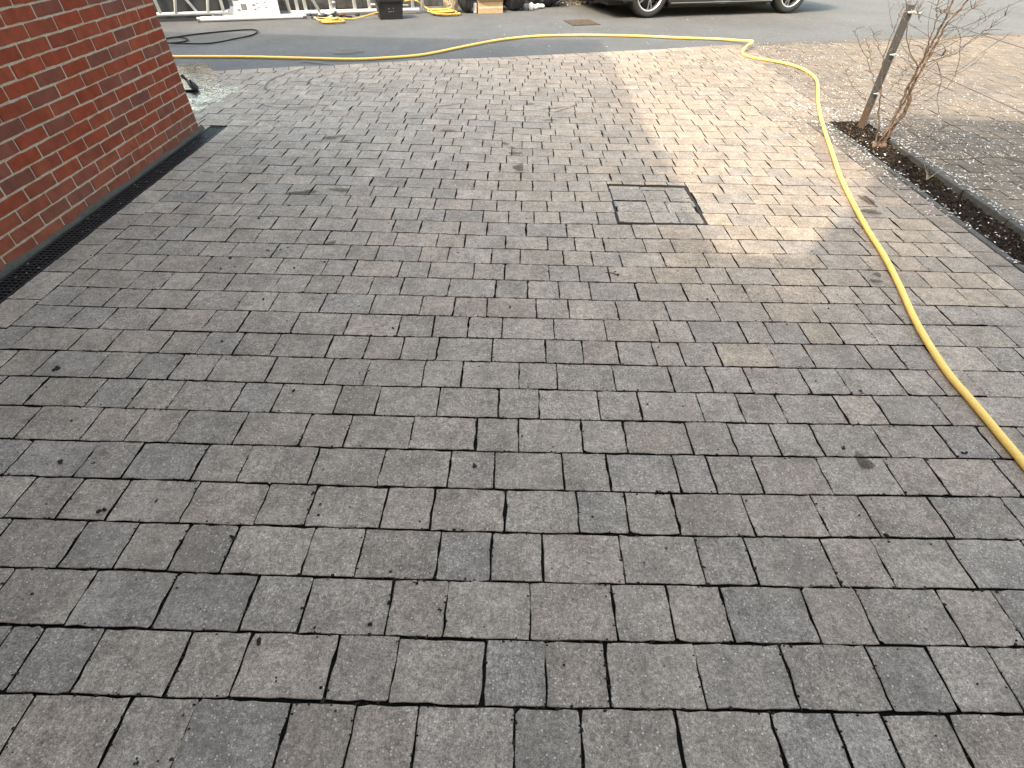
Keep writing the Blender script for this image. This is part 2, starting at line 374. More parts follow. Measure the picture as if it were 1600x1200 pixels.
PITCH_Y, ROW0 = .1677, .4035
KNOT = [-2.4, -1.8, -1.2, -.6, 0, .6, 1.2, 1.8, 2.4]
ROWS = [
    ([9,9,8,3,-1,2,8,10,10],
     [-1187,-942,-776,-538,-374,-215,26,190,431,673,832,955,1122,1373]),
    ([7,7,4,0,-6,-2,5,8,8],
     [-1271,-1107,-862,-700,-458,-293,-55,107,270,514,756,994,1162,1328]),
    ([5,5,5,-3,-6,-3,1,8,8],
     [-1473,-1227,-984,-743,-579,-337,-175,69,310,473,634,877,1041,1284,1452]),
    ([4,4,0,-4,-8,-6,2,9,9],
     [-1599,-1356,-1189,-1025,-864,-620,-458,-214,-51,109,355,599,759,1006,1171,1416,1663]),
    ([4,4,-2,-9,-9,-9,0,8,8],
     [-1637,-1468,-1308,-1067,-823,-660,-416,-253,-12,231,395,559,801,1044,1210,1452,1706]),
    ([-1,-2,-4,-7,-10,-6,0,9,11],
     [-1758,-1514,-1348,-1109,-948,-702,-458,-214,-54,192,353,597,722,888,1129,1380,1538,1790]),
    ([2,4,-3,-9,-9,-6,-2,6,9],
     [-1841,-1598,-1434,-1269,-1029,-781,-618,-376,-130,30,274,438,682,849,1013,1172,1418,1665,1831,1994]),
    ([5,3,-2,-10,-7,-7,-2,7,10],
     [-2098,-1927,-1683,-1517,-1356,-1104,-946,-702,-538,-293,-51,112,354,520,765,928,1095,1339,1503,1749,1914,2163]),
    ([5,4,0,-7,-5,-9,-1,5,10],
     [-2171,-2011,-1767,-1606,-1439,-1277,-1031,-783,-619,-377,-214,31,194,439,684,845,1012,1259,1426,1667,1827,1996,2249]),
    ([5,-6,-5,-10,-7,-10,0,10,12],
     [-2219,-1964,-1802,-1563,-1397,-1236,-1070,-826,-657,-497,-337,-91,152,318,478,641,766,930,1178,1345,1591,1754,1919,2164,2329]),
    ([7,-1,-2,-7,-10,-9,3,7,14],
     [-2333,-2089,-1923,-1689,-1443,-1277,-1034,-787,-540,-378,-213,-51,195,441,684,850,1095,1221,1391,1551,1714,1959,2116,2370]),
    ([11,-4,-3,-5,-9,-9,4,10,12],
     [-2336,-2178,-2007,-1840,-1603,-1360,-1194,-949,-703,-458,-295,-131,114,277,518,767,1014,1268,1508,1756,1921,2161,2329,2577]),
    ([13,-3,0,-2,-7,-7,3,9,15],
     [-2336,-2221,-1978,-1811,-1647,-1483,-1241,-1074,-910,-745,-584,-338,-95,72,236,400,643,893,1055,1221,1386,1627,1799,1961,2123,2366,2541,2698]),
    ([10,4,1,-3,-9,-11,5,18,14],
     [-2349,-2108,-1931,-1685,-1440,-1283,-1034,-873,-623,-462,-219,-51,191,355,519,762,1013,1176,1429,1671,1922,2087,2248,2414,2578]),
    ([10,-1,-3,-1,-7,-14,1,13,16],
     [-2330,-2176,-2013,-1770,-1603,-1361,-1197,-948,-781,-536,-376,-130,34,279,442,605,848,1095,1260,1507,1760,2009,2173,2333,2459,2704]),
    ([11,1,1,-5,-19,-16,1,12,19],
     [-2338,-2094,-1931,-1685,-1522,-1283,-1113,-865,-706,-458,-295,-52,195,357,527,768,935,1184,1349,1591,1841,2089,2257,2416,2587,2715]),
    ([15,2,0,-6,-13,2,24,18,17],
     [-2336,-2218,-2055,-1890,-1729,-1484,-1242,-990,-747,-582,-340,-172,69,318,483,730,893,1145,1314,1474,1636,1881,2131,2372,2538,2716]),
    ([17,2,5,-6,-16,3,25,16,13],
     [-2338,-2175,-1928,-1767,-1609,-1359,-1192,-1028,-781,-618,-451,-205,-43,120,286,529,647,1220,1383,1624,1792,2037,2199,2445,2699]),
    ([23,1,9,-7,-23,3,22,13,18],
     [-2335,-2088,-1848,-1682,-1523,-1277,-1111,-945,-698,-534,-287,-123,40,208,446,655,1227,1465,1706,1871,2120,2286,2516,2692]),
    ([18,-3,7,-15,-26,-9,14,10,18],
     [-2343,-2228,-2049,-1806,-1557,-1402,-1151,-988,-821,-571,-410,-165,0,245,406,572,657,1235,1379,1624,1794,2037,2209,2454,2696]),
    ([24,3,0,-13,-23,11,24,9,17],
     [-2352,-2092,-1925,-1681,-1441,-1268,-1028,-782,-536,-292,-126,118,368,531,652,765,929,1091,1221,1465,1708,1871,2123,2282,2534,2702]),
    ([24,-1,3,-9,-35,-16,1,4,5],
     [-2333,-2169,-2017,-1845,-1603,-1356,-1192,-943,-694,-451,-207,35,282,444,693,942,1110,1353,1512,1680,1933,2171,2335,2494,2735]),
    ([15,7,8,1,-27,-38,-11,2,6],
     [-2335,-2092,-1928,-1680,-1517,-1272,-1025,-862,-616,-369,-122,123,372,534,774,1027,1195,1437,1600,1770,1894,2057,2294,2463,2633,2734]),
    ([10,15,19,4,-27,-42,-17,-2,8],
     [-2339,-2187,-2056,-1812,-1563,-1401,-1233,-1071,-820,-657,-493,-244,-77,85,246,413,654,816,984,1229,1399,1643,1806,1969,2225,2384,2716]),
    ([6,19,15,2,-25,-41,-20,3,10],
     [-2335,-2091,-1936,-1691,-1529,-1276,-1029,-862,-614,-452,-206,-39,128,293,532,693,860,1112,1275,1438,1686,1855,2018,2265,2423,2679]),
    ([20,22,25,6,-28,-46,-24,-1,3],
     [-2317,-2187,-2014,-1774,-1607,-1445,-1197,-948,-693,-531,-283,-122,44,205,450,615,738,985,1228,1472,1645,1890,2143,2299,2456,2683]),
    ([29,22,19,12,-13,-48,-24,-6,1],
     [-2309,-2097,-1929,-1702,-1530,-1280,-1031,-864,-615,-454,-204,-38,121,286,532,780,940,1107,1356,1612,1762,1929,2096,2246,2500,2671]),
]

def lerp_knots(off, x):
    if x <= KNOT[0]: return off[0]
    for i in range(len(KNOT)-1):
        if x <= KNOT[i+1]:
            t = (x-KNOT[i])/(KNOT[i+1]-KNOT[i]); return off[i]*(1-t) + off[i+1]*t
    return off[-1]
def line_y(k, x):
    if k < 0: return ROW0 + PITCH_Y*k + lerp_knots(ROWS[0][0], x)*.001
    if k < len(ROWS): return ROW0 + PITCH_Y*k + lerp_knots(ROWS[k][0], x)*.001
    return ROW0 + PITCH_Y*k + lerp_knots(ROWS[-1][0], x)*.001*0.88**(k-len(ROWS)+1)
SIZES = (.2456, .1637, .1228)
def pick_len(): return random.choices(SIZES, (.46, .44, .10))[0]
def fill(x0, x1, first=None):
    """joint positions from x0 to x1"""
    J = [x0]; x = x0 + (first if first else pick_len()*random.uniform(.4, 1))
    while x < x1 - .07: J.append(x); x += pick_len() + random.uniform(-.003, .003)
    J.append(x1); return J
GREY = [(.225, .213, .200), (.240, .228, .215), (.205, .198, .190), (.255, .240, .222), (.215, .200, .185)]
BLUE = [(.200, .198, .198), (.212, .210, .210), (.190, .188, .189)]
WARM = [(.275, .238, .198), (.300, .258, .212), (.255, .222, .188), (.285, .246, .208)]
ROSE = [(.243, .217, .197), (.256, .229, .206)]
def sstep(a, b, x):
    t = max(0, min(1, (x-a)/(b-a))); return t*t*(3-2*t)
def tint(x, y):
    w = sstep(.2, 1.5, x)*sstep(1.6, 2.8, y)  # sun warmth put into the colour: more buff blocks on the lit side
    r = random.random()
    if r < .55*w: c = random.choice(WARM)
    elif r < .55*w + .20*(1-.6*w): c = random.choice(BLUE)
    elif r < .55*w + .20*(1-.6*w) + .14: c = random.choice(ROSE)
    else: c = random.choice(GREY)
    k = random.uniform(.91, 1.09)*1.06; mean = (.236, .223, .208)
    k *= 1 - .24*sstep(4.6, 6.8, y)*sstep(.2, 2.2, x) - .28*sstep(2.9, 3.3, x) - .18*sstep(2.9, 3.3, x)*sstep(6.2, 4.6, y)  # grime plus painted light: overbright far rows toned down, near bay shaded
    k *= 1 - .38*sstep(2.2, 2.75, x)*sstep(3.0, 4.4, y)*sstep(6.0, 5.2, y)            # dark grime beside the plant bed
    return tuple((v*.5 + q*.5)*k*w_ for v, q, w_ in zip(c, mean, (1.12, .978, .852)))
BLOCKS = []      # (corners counter-clockwise from near left, tint)
def block(xl, xr, k, near=None, c=None, clip=True):
    P = [(xl, near if near else line_y(k-1, xl)), (xr, near if near else line_y(k-1, xr)), (xr, line_y(k, xr)), (xl, line_y(k, xl))]
    if clip:
        ym = [edge_y(p[0]) - .172 for p in P]
        if P[0][1] > ym[0] and P[1][1] > ym[1]: return
        if P[2][1] > ym[2] or P[3][1] > ym[3]:
            out = []
            for i in range(4):
                a, b = P[i], P[(i+1) % 4]; da, db = ym[i]-a[1], ym[(i+1) % 4]-b[1]
                if da >= 0: out.append(a)
                if da*db < 0: t = da/(da-db); out.append((a[0]+(b[0]-a[0])*t, a[1]+(b[1]-a[1])*t))
            if len(out) < 3: return
            A = sum(out[i][0]*out[(i+1) % len(out)][1]-out[(i+1) % len(out)][0]*out[i][1] for i in range(len(out)))/2
            if A < .004: return
            P = out
    cx = sum(p[0] for p in P)/len(P); cy = sum(p[1] for p in P)/len(P)
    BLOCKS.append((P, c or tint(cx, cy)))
XL, XR = -2.335, 2.70
for k in range(-2, len(ROWS)):
    if k >= 0:
        J = [j*.001 for j in ROWS[k][1]]
        if J[0] > XL + .05: J = fill(XL, J[0])[:-1] + J
        else: J[0] = XL
        if J[-1] < XR - .05: J = J + fill(J[-1], XR)[1:]
        else: J[-1] = XR
    else: J = fill(XL, XR)
    for a, b in zip(J, J[1:]):
        if b-a > .34:
            if k in (17, 18, 19) and a < .8 < b: continue
            J2 = fill(a, b)
            for p, q in zip(J2, J2[1:]): block(p, q, k)
            continue
        if b-a < .03: continue
        mid = (a+b)/2
        block(a, b, k, near=3.722 if (k == 20 and .63 < mid < 1.24) else None)
for k in range(len(ROWS), 62):
    y = ROW0 + PITCH_Y*k
    if y < 5.42: J = fill(XL if y < 4.75 else -7.5, XR)
    else: J = fill(-7.5, 10.5)
    for a, b in zip(J, J[1:]): block(a, b, k)
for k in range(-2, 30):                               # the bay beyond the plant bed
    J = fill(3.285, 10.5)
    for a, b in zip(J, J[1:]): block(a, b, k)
# border course along the drain, joints as they lie
DJ = [-.3, -.1, .1, .3, .55, .75, .96, 1.2, 1.42, 1.66, 1.9, 2.134, 2.39, 2.513, 2.685, 2.88, 3.075, 3.244, 3.44, 3.62, 3.789, 4.043, 4.188, 4.369, 4.55, 4.79]
for a, b in zip(DJ, DJ[1:]): BLOCKS.append(([(-2.508, a), (XL, a), (XL, b), (-2.508, b)], tint(-2.4, a)))
q = -7.5
while q < -2.66: BLOCKS.append(([(q, 4.655), (min(q+.2456, -2.65), 4.655), (min(q+.2456, -2.65), 4.785), (q, 4.785)], tint(-3, 4))); q += .2456
# border course along the plant bed
y = -.6
while y < 5.3:
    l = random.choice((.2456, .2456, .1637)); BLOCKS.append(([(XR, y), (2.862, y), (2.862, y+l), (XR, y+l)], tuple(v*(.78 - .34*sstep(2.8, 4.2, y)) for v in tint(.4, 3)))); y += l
# stones along the road edge
d = 0.0; x = -8.5
while x < 11:
    x2 = x + .162; a, b = edge_y(x), edge_y(x2)
    BLOCKS.append(([(x+.05, a-.168), (x2+.05, b-.168), (x2, b-.004), (x, a-.004)], tint(x, 5))); x = x2

def view_area(P):
    """rough size in the picture, nought when outside it"""
    q = []
    for (x, y) in P:
        r = Vector((x, y, 0)) - Vector((0, 0, CAM_H)); z = r.dot(AX_F)
        if z < .1: return 0
        q.append((r.dot(AX_R)/z, r.dot(AX_D)/z))
    cx = sum(p[0] for p in q)/len(q); cy = sum(p[1] for p in q)/len(q)
    if abs(cx) > 1.03 or abs(cy) > .78: return 0
    return abs(sum(q[i][0]*q[(i+1) % len(q)][1]-q[(i+1) % len(q)][0]*q[i][1] for i in range(len(q))))
order = sorted(range(len(BLOCKS)), key=lambda i: -view_area(BLOCKS[i][0]))
single = set(i for i in order[:300] if len(BLOCKS[i][0]) == 4)
def paver_mesh(w, h, seed):
    r = random.Random(seed); nx, ny = (7, 5) if w > .2 else ((5, 5) if w > .14 else (4, 5))
    ring = []
    cut = [r.uniform(.001, .004) if r.random() < .85 else r.uniform(.006, .012) for _ in range(4)]
    def side(ax, ay, bx, by, nn, nxn, nyn, c0, c1):
        L = math.hypot(bx-ax, by-ay)
        for i in range(nn+1):
            t = c0/L + (1-(c0+c1)/L)*i/nn
            j = r.gauss(0, .0012) - (r.uniform(.001, .004) if r.random() < .14 else 0)
            ring.append((ax+(bx-ax)*t + nxn*j, ay+(by-ay)*t + nyn*j))
    W, H = w/2, h/2
    side(-W, -H, W, -H, nx, 0, -1, cut[0], cut[1]); side(W, -H, W, H, ny, 1, 0, cut[1], cut[2])
    side(W, H, -W, H, nx, 0, 1, cut[2], cut[3]); side(-W, H, -W, -H, ny, -1, 0, cut[3], cut[0])
    n = len(ring); g = MB(); ins = .0017
    tx, ty = r.gauss(0, .0016), r.gauss(0, .0016)
    top = [(x*(1-ins/W), y*(1-ins/H), tx*x + ty*y) for x, y in ring]
    sh = [(x, y, -.0016 + tx*x + ty*y) for x, y in ring]; bot = [(x, y, -.03) for x, y in ring]
    g.add(top + sh + bot, [tuple(range(n))] + [(a, n+a, n+(a+1) % n, (a+1) % n) for a in range(n)] + [(n+a, 2*n+a, 2*n+(a+1) % n, n+(a+1) % n) for a in range(n)])
    me = g.mesh('paver')
    for i in range(n+1, 2*n+1): me.polygons[i].material_index = 1
    return me
NOM = [(.2396, .1612), (.1577, .1612), (.1168, .1612)]
VAR = [[paver_mesh(w, h, 31*i+q) for q in range(14)] for i, (w, h) in enumerate(NOM)]
for L_ in VAR:
    for me in L_: me.materials.append(M['paver']); me.materials.append(M['joint'])
far = MB(); far_sides = []
def gap_of(): return random.choices((.0040, .0050, .0060, .008), (.33, .37, .22, .08))[0]
for i, (P, c) in enumerate(BLOCKS):
    if i in single:
        w = ((P[1][0]-P[0][0]) + (P[2][0]-P[3][0]))/2; h = ((P[3][1]-P[0][1]) + (P[2][1]-P[1][1]))/2
        turn = 0
        if h > w*1.1: turn = math.pi/2; w, h = h, w
        s = min(range(3), key=lambda q: abs(w-NOM[q][0]-.006))
        cx = sum(p[0] for p in P)/4; cy = sum(p[1] for p in P)/4
        rz = math.atan2((P[1][1]-P[0][1]) + (P[2][1]-P[3][1]), (P[1][0]-P[0][0]) + (P[2][0]-P[3][0]))
        o = bpy.data.objects.new('paver', random.choice(VAR[s])); COL.objects.link(o); o.parent = driveway
        o.location = (cx + random.gauss(0, .0008), cy + random.gauss(0, .0008), random.gauss(-.0004, .0006))
        flip = random.choice((0, math.pi))
        o.rotation_euler = (random.gauss(0, .0012), random.gauss(0, .0012), rz + turn + flip + random.gauss(0, .003))
        o.scale = ((w-gap_of())/NOM[s][0], (h-gap_of()-.001)/NOM[s][1], 1)
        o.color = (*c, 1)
    else:
        n = len(P); cx = sum(p[0] for p in P)/n; cy = sum(p[1] for p in P)/n
        Q = []
        for a in range(n):
            p, q = P[a], P[(a+1) % n]
            for t in (.04, .5, .96) if n == 4 else (.05, .95):
                x, y = p[0]+(q[0]-p[0])*t, p[1]+(q[1]-p[1])*t
                dx, dy = x-cx, y-cy; L = math.hypot(dx, dy)
                k = 1 - (random.choice((.0016, .0023, .003)) + abs(random.gauss(0, .0006)))/max(.05, min(abs(dx)+.04, abs(dy)+.04, L))
                Q.append((cx+dx*k, cy+dy*k))
        m_ = len(Q); dz = random.gauss(-.0005, .0006); tx, ty = random.gauss(0, .0025), random.gauss(0, .0025)
        zt = lambda x, y: dz + tx*(x-cx) + ty*(y-cy)
        top = [(cx+(x-cx)*.985, cy+(y-cy)*.983, zt(x, y)) for x, y in Q]
        sh = [(x, y, zt(x, y)-.0018) for x, y in Q]; bot = [(x, y, -.02) for x, y in Q]
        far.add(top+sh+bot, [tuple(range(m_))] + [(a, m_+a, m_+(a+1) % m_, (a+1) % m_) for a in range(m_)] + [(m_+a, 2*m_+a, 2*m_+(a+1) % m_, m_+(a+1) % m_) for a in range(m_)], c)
        far_sides += range(len(far.f)-m_, len(far.f))
fo = tag(far.build('far_pavers', M['paver_joined'], driveway, attr='pcol'), kind='stuff')
fo.data.materials.append(M['joint'])
for i in far_sides: fo.data.polygons[i].material_index = 1

# ------------------------------------------------------------ house on the left (and unseen shade-casting blocks added behind)
WX, WY = -2.6768, 4.6415
BL, BH, Z1 = .2361, .0729, .0747
house = tag(empty('brick_house', (WX, WY, 0)), 'red brick house wall with pale mortar rising beside the driveway drain', 'house')
def hpart(g, name, mat, **kw):
    o = g.build(name, mat, None, **kw); o.parent = house; o.matrix_parent_inverse = Matrix.Translation((-WX, -WY, 0)); return o
g = MB()
g.box(-11, WX-.0032, 1.2, WY-.004, 0, 1.24); hpart(g, 'mortar_bed', M['mortar'])
g = MB(); g.box(-11, WX, -9, 1.2, 0, 5.6); g.box(-11, WX, 1.2, WY, 1.24, 5.6); hpart(g, 'wall', M['brickwork'])
def hip(g, x0, x1, y0, y1, z, pitch=.5, skew=0):
    d = min(x1-x0, y1-y0)/2; t = .16
    b = [(x0, y0), (x1, y0), (x1, y1), (x0, y1-skew)]
    if (x1-x0) < (y1-y0): r = [((x0+x1)/2, y0+d), ((x0+x1)/2, y1-d)]
    else: r = [(x0+d, (y0+y1)/2), (x1-d, (y0+y1)/2)]
    V = [(x, y, z) for x, y in b] + [(x, y, z+t) for x, y in b] + [(x, y, z+t+d*pitch) for x, y in r]
    F = [(3, 2, 1, 0), (0, 1, 5, 4), (1, 2, 6, 5), (2, 3, 7, 6), (3, 0, 4, 7)]
    F += ([(4, 5, 8), (5, 6, 9, 8), (6, 7, 9), (7, 4, 8, 9)] if (x1-x0) < (y1-y0) else [(4, 5, 9, 8), (5, 6, 9), (6, 7, 8, 9), (7, 4, 8)])
    g.add(V, F)
g = MB(); hip(g, -11.4, -2.44, -9.4, 4.68, 5.6, .5, .9); hpart(g, 'roof', M['roof_tile'])
g = MB(); g.box(-2.6, -1.09, -9, -.5, 0, 4.41); hpart(g, 'low_shade_block', M['brickwork'])  # unseen low block added to set the near shadow edge
g = MB(); g.box(-1.09, 10, -9, -.5, 0, 7.95); hpart(g, 'tall_shade_block', M['brickwork'])  # unseen block sized for its shadow, set close to darken the foreground
g = MB(); hip(g, -1.09, 10.3, -9.3, -.5, 7.95, .4); hpart(g, 'shade_block_roof', M['roof_tile'])
# bricks, one by one
def brick_mesh(l, seed):
    r = random.Random(seed); g = MB(); hh = .0629/2; L = l/2; n = 7; ring = []
    def side(a, b, nn):
        for i in range(nn):
            t = (i+.12)/(nn-1+.24)
            j = r.gauss(0, .0012) - (r.uniform(.001, .003) if r.random() < .1 else 0)
            ring.append((a[0]+(b[0]-a[0])*t, a[1]+(b[1]-a[1])*t, j))
    side((-L, -hh), (L, -hh), 6); side((L, -hh), (L, hh), 3); side((L, hh), (-L, hh), 6); side((-L, hh), (-L, -hh), 3)
    n = len(ring); f = 1
    P = [(y*(1-.0022/L) , z*(1-.0022/hh)) for y, z, j in ring]
    top = [(0.0, y, z) for y, z in P]
    sh = [(-.0026, y + (1 if y > 0 else -1)*j*.5, z + (1 if z > 0 else -1)*j) for y, z, j in ring]; bk = [(-.095, y, z) for y, z, j in ring]
    g.add(top+sh+bk, [tuple(range(n))] + [(a, n+a, n+(a+1) % n, (a+1) % n) for a in range(n)] + [(n+a, 2*n+a, 2*n+(a+1) % n, n+(a+1) % n) for a in range(n)])
    me = g.mesh('brick'); me.materials.append(M['brick']); return me
BV = [brick_mesh(BL-.0095, 100+q) for q in range(10)]; BHd = [brick_mesh(BL/2-.0095, 200+q) for q in range(5)]
RED = [(.20, .038, .020), (.215, .043, .022), (.185, .040, .023), (.205, .048, .027), (.178, .046, .029)]
PUR = [(.138, .052, .041), (.150, .058, .046), (.128, .053, .045)]
for cidx in range(0, 16):
    zc = Z1 + BH*(cidx-.5); s = 0.0; first = True
    while True:
        l = (BL/2 if (cidx % 2 == 0 and first) else BL); first = False
        if WY - s - l < 1.22: break
        half = l < .2
        o = bpy.data.objects.new('brick', random.choice(BHd if half else BV)); COL.objects.link(o); o.parent = house
        o.location = (random.gauss(0, .0009), -(s+l/2) + random.gauss(0, .0007), zc + random.gauss(0, .0008))
        o.rotation_euler = (random.gauss(0, .006), 0, random.choice((0, 0)) + random.gauss(0, .004))
        low = max(0, 1 - cidx/4.5)
        c = random.choice(PUR) if random.random() < .20 + .12*low else random.choice(RED)
        c = tuple(a*(1-.45*low) + b*.45*low for a, b in zip(c, (.195, .098, .072)))
        c = tuple(a*.72 + b*.28 for a, b in zip(c, (.200, .058, .036)))
        k = random.uniform(.98, 1.14); o.color = (c[0]*k, c[1]*k, c[2]*k, 1)
        s += l
# mortar fillet at the foot of the wall
g = MB(); V = []; m_ = 90
for i in range(m_+1):
    y = .4 + (4.69-.4)*i/m_; w = .014 + .005*noise1(y*7, 3); h = .014 + .012*noise1(y*5, 8)
    V += [(WX-.004, y, h+.012), (WX+.006+w*.35, y, h*.75), (WX+w, y, -.002), (WX+w, y, -.05)]
g.add(V, [(4*i+j, 4*i+4+j, 4*i+5+j, 4*i+1+j) for i in range(m_) for j in range(3)])
hpart(g, 'mortar_fillet', M['fillet'], smooth=True)

# ------------------------------------------------------------ channel drain along the wall
dr = tag(empty('channel_drain', (-2.573, 4.72, 0)), 'black slotted channel drain running along the foot of the brick wall', 'drain')
def dpart(g, name, mat):
    o = g.build(name, mat); o.parent = dr; o.matrix_parent_inverse = Matrix.Translation((2.573, -4.72, 0)); return o
X0, X1, Y0, Y1 = -2.654, -2.512, .1, 4.745
g = MB(); g.box(X0+.004, X1-.004, Y0, Y1, -.062, -.056); g.box(X0, X0+.006, Y0, Y1, -.06, -.004); g.box(X1-.006, X1, Y0, Y1, -.06, -.004); g.box(X0+.006, X1-.006, Y1-.006, Y1, -.06, -.004)
dpart(g, 'trough', M['drain_grit'])
g = MB(); g.box(X0-.001, X0+.010, Y0, Y1+.002, -.003, .001); g.box(X1-.010, X1+.001, Y0, Y1+.002, -.003, .001); g.box(X0+.0105, X1-.0105, Y1-.008, Y1+.002, -.003, .001)
dpart(g, 'frame', M['black_plastic'])
g = MB(); y = Y0+.02
while y < Y1-.02:
    g.box(X0+.0112, X1-.0112, y, y+.011, -.014, -.002+random.uniform(-.0007, .0007)); y += .027
for q in (.28, .5, .72): xx = X0 + (X1-X0)*q; g.box(xx-.004, xx+.004, Y0+.02, Y1-.02, -.016, -.0034)
dpart(g, 'grating', M['black_plastic'])
g = MB()
for q in range(160):
    y = random.uniform(1.6, 4.7); x = random.uniform(X0+.01, X1-.01); r = random.uniform(.0015, .004)
    g.blob((x, y, .001), (r, r*1.4, r*.7), q, 0, col=random.choice(((.05, .04, .03), (.12, .1, .08), (.03, .03, .03), (.3, .27, .24))))
o = g.build('drain_grit', M['litter'], attr='pcol'); o.parent = dr; o.matrix_parent_inverse = Matrix.Translation((2.573, -4.72, 0)); o['kind'] = 'stuff'

# ------------------------------------------------------------ recessed inspection cover
A = [Vector((.645, 3.103, 0)), Vector((1.209, 3.121, 0)), Vector((1.211, 3.713, 0)), Vector((.655, 3.690, 0))]
mc = tag(empty('inspection_cover', (.934, 3.409, 0), .012), 'recessed square inspection cover inlaid with small grey pavers and metal lifting points', 'manhole cover')
W_, H_ = .574/2, .598/2
g = MB(); g.box(-W_, W_, -H_, H_, -.05, -.012); mc_tray = g.build('tray', M['joint'], mc)
g = MB(); t = .004
for (x0, x1, y0, y1) in ((-W_, W_, -H_, -H_+t), (-W_, W_, H_-t, H_), (-W_, -W_+t, -H_+t, H_-t), (W_-t, W_, -H_+t, H_-t)): g.box(x0, x1, y0, y1, -.0118, -.001)
g.build('outer_frame', M['frame_iron'], mc)
i_ = .010; t = .004; g = MB()
w2, h2 = W_-i_, H_-i_
for (x0, x1, y0, y1) in ((-w2, w2, -h2, -h2+t), (-w2, w2, h2-t, h2), (-w2, -w2+t, -h2+t, h2-t), (w2-t, w2, -h2+t, h2-t)): g.box(x0, x1, y0, y1, -.0116, -.0006)
g.build('inner_frame', M['frame_iron'], mc)
ix0, ix1, iy0, iy1 = -w2+.005, w2-.005, -h2+.005, h2-.005
PV = [(0, .40, 0, .28), (.40, .71, 0, .28), (.71, 1, 0, .28),
      (.02, .41, .28, .57), (.41, .64, .28, .57), (.64, .98, .28, .57),
      (0, .42, .57, .90), (.42, .72, .57, .90), (.72, 1, .57, .90),
      (0, .40, .90, 1), (.40, 1, .90, 1)]
for q, (a, b, c0, c1) in enumerate(PV):
    me = paver_mesh((b-a)*(ix1-ix0)-.005, (c1-c0)*(iy1-iy0)-.0055, 900+q); me.materials.append(M['paver']); me.materials.append(M['joint'])
    o = link('inlay_paver', me, None, mc, (ix0+(a+b)/2*(ix1-ix0), iy0+(c0+c1)/2*(iy1-iy0), -.003 + random.gauss(0, .0015)))
    k = random.uniform(.95, 1.12); c = random.choice([(.272, .232, .194), (.296, .250, .208), (.246, .213, .182)]); o.color = (c[0]*k, c[1]*k, c[2]*k, 1)
for s in (-1, 1):
    g = MB(); x = s*(w2-.016); y = -.01 if s < 0 else .01
    g.bbox(x-.009, x+.009, y-.05, y+.03, -.006, .003, .002); g.tube([(x, y-.035, .004), (x, y-.035, .007), (x, y+.012, .007), (x, y+.012, .004)], .003, 6)
    g.build('lifting_handle', M['galv'], mc)
g = MB()
for (x, y, r) in ((-w2+.02, -h2+.012, .012), (-w2+.045, -h2+.008, .008), (w2-.01, .10, .012), (w2-.03, .095, .008), (.05, -h2+.01, .012), (w2-.01, -h2+.02, .008), (-.1, -h2-.006, .007)):
    g.blob((x, y, -.004), (r*1.2, r, .005), int(x*1e4), 1)
g.build('rust_crust', M['rust'], mc)

# ------------------------------------------------------------ plant bed on the right
bed = tag(empty('plant_bed', (3.05, 5.24, 0)), 'narrow strip of dark soil and leaf litter between stone edgings', 'plant bed')
def bpart(g, name, mat, kind=None, **kw):
    o = g.build(name, mat, None, **kw); o.parent = bed; o.matrix_parent_inverse = Matrix.Translation((-3.05, -5.24, 0))
    if kind: o['kind'] = kind
    return o
g = MB(); nx, ny = 14, 200; V = []
def soil_z(x, y):
    u = (x-BED_X0)/(BED_X1-BED_X0)
    return -.022 + .012*math.sin(max(0, min(1, u))*math.pi) + .009*noise1(y*9+x*14, 1) + .006*noise1(x*55-y*31, 4) + .03*sstep(4.35, 4.9, y)
for j in range(ny+1):
    for i in range(nx+1):
        x = BED_X0 - .012 + (BED_X1-BED_X0+.024)*i/nx; y = -.9 + (BED_Y1+.92)*j/ny
        V.append((x, y, soil_z(x, y) + random.gauss(0, .0025)))
g.add(V, [(j*(nx+1)+i, j*(nx+1)+i+1, (j+1)*(nx+1)+i+1, (j+1)*(nx+1)+i) for j in range(ny) for i in range(nx)])
bpart(g, 'soil', M['soil'], smooth=False)
y = -.9
while y < 5.22:
    l = .45; e = min(y+l, 5.24); g = MB(); g.bbox(2.866, 2.911, y+.004, e-.004, -.05, .003 + random.uniform(-.003, .003), .004); bpart(g, 'edging_stone', M['edging']); y += l
y = -.9
while y < 4.72:
    l = .46; e = min(y+l, 4.76); g = MB(); dz = random.uniform(-.005, .005); dx = random.uniform(-.004, .004)
    g.bbox(3.190+dx, 3.272+dx, y+.005, e-.005, -.06, .022 + dz, .008); bpart(g, 'edging_stone', M['edging']); y += l
g = MB(); g.bbox(2.915, 3.27, 5.245, 5.29, -.05, .001, .004); bpart(g, 'edging_stone', M['edging'])

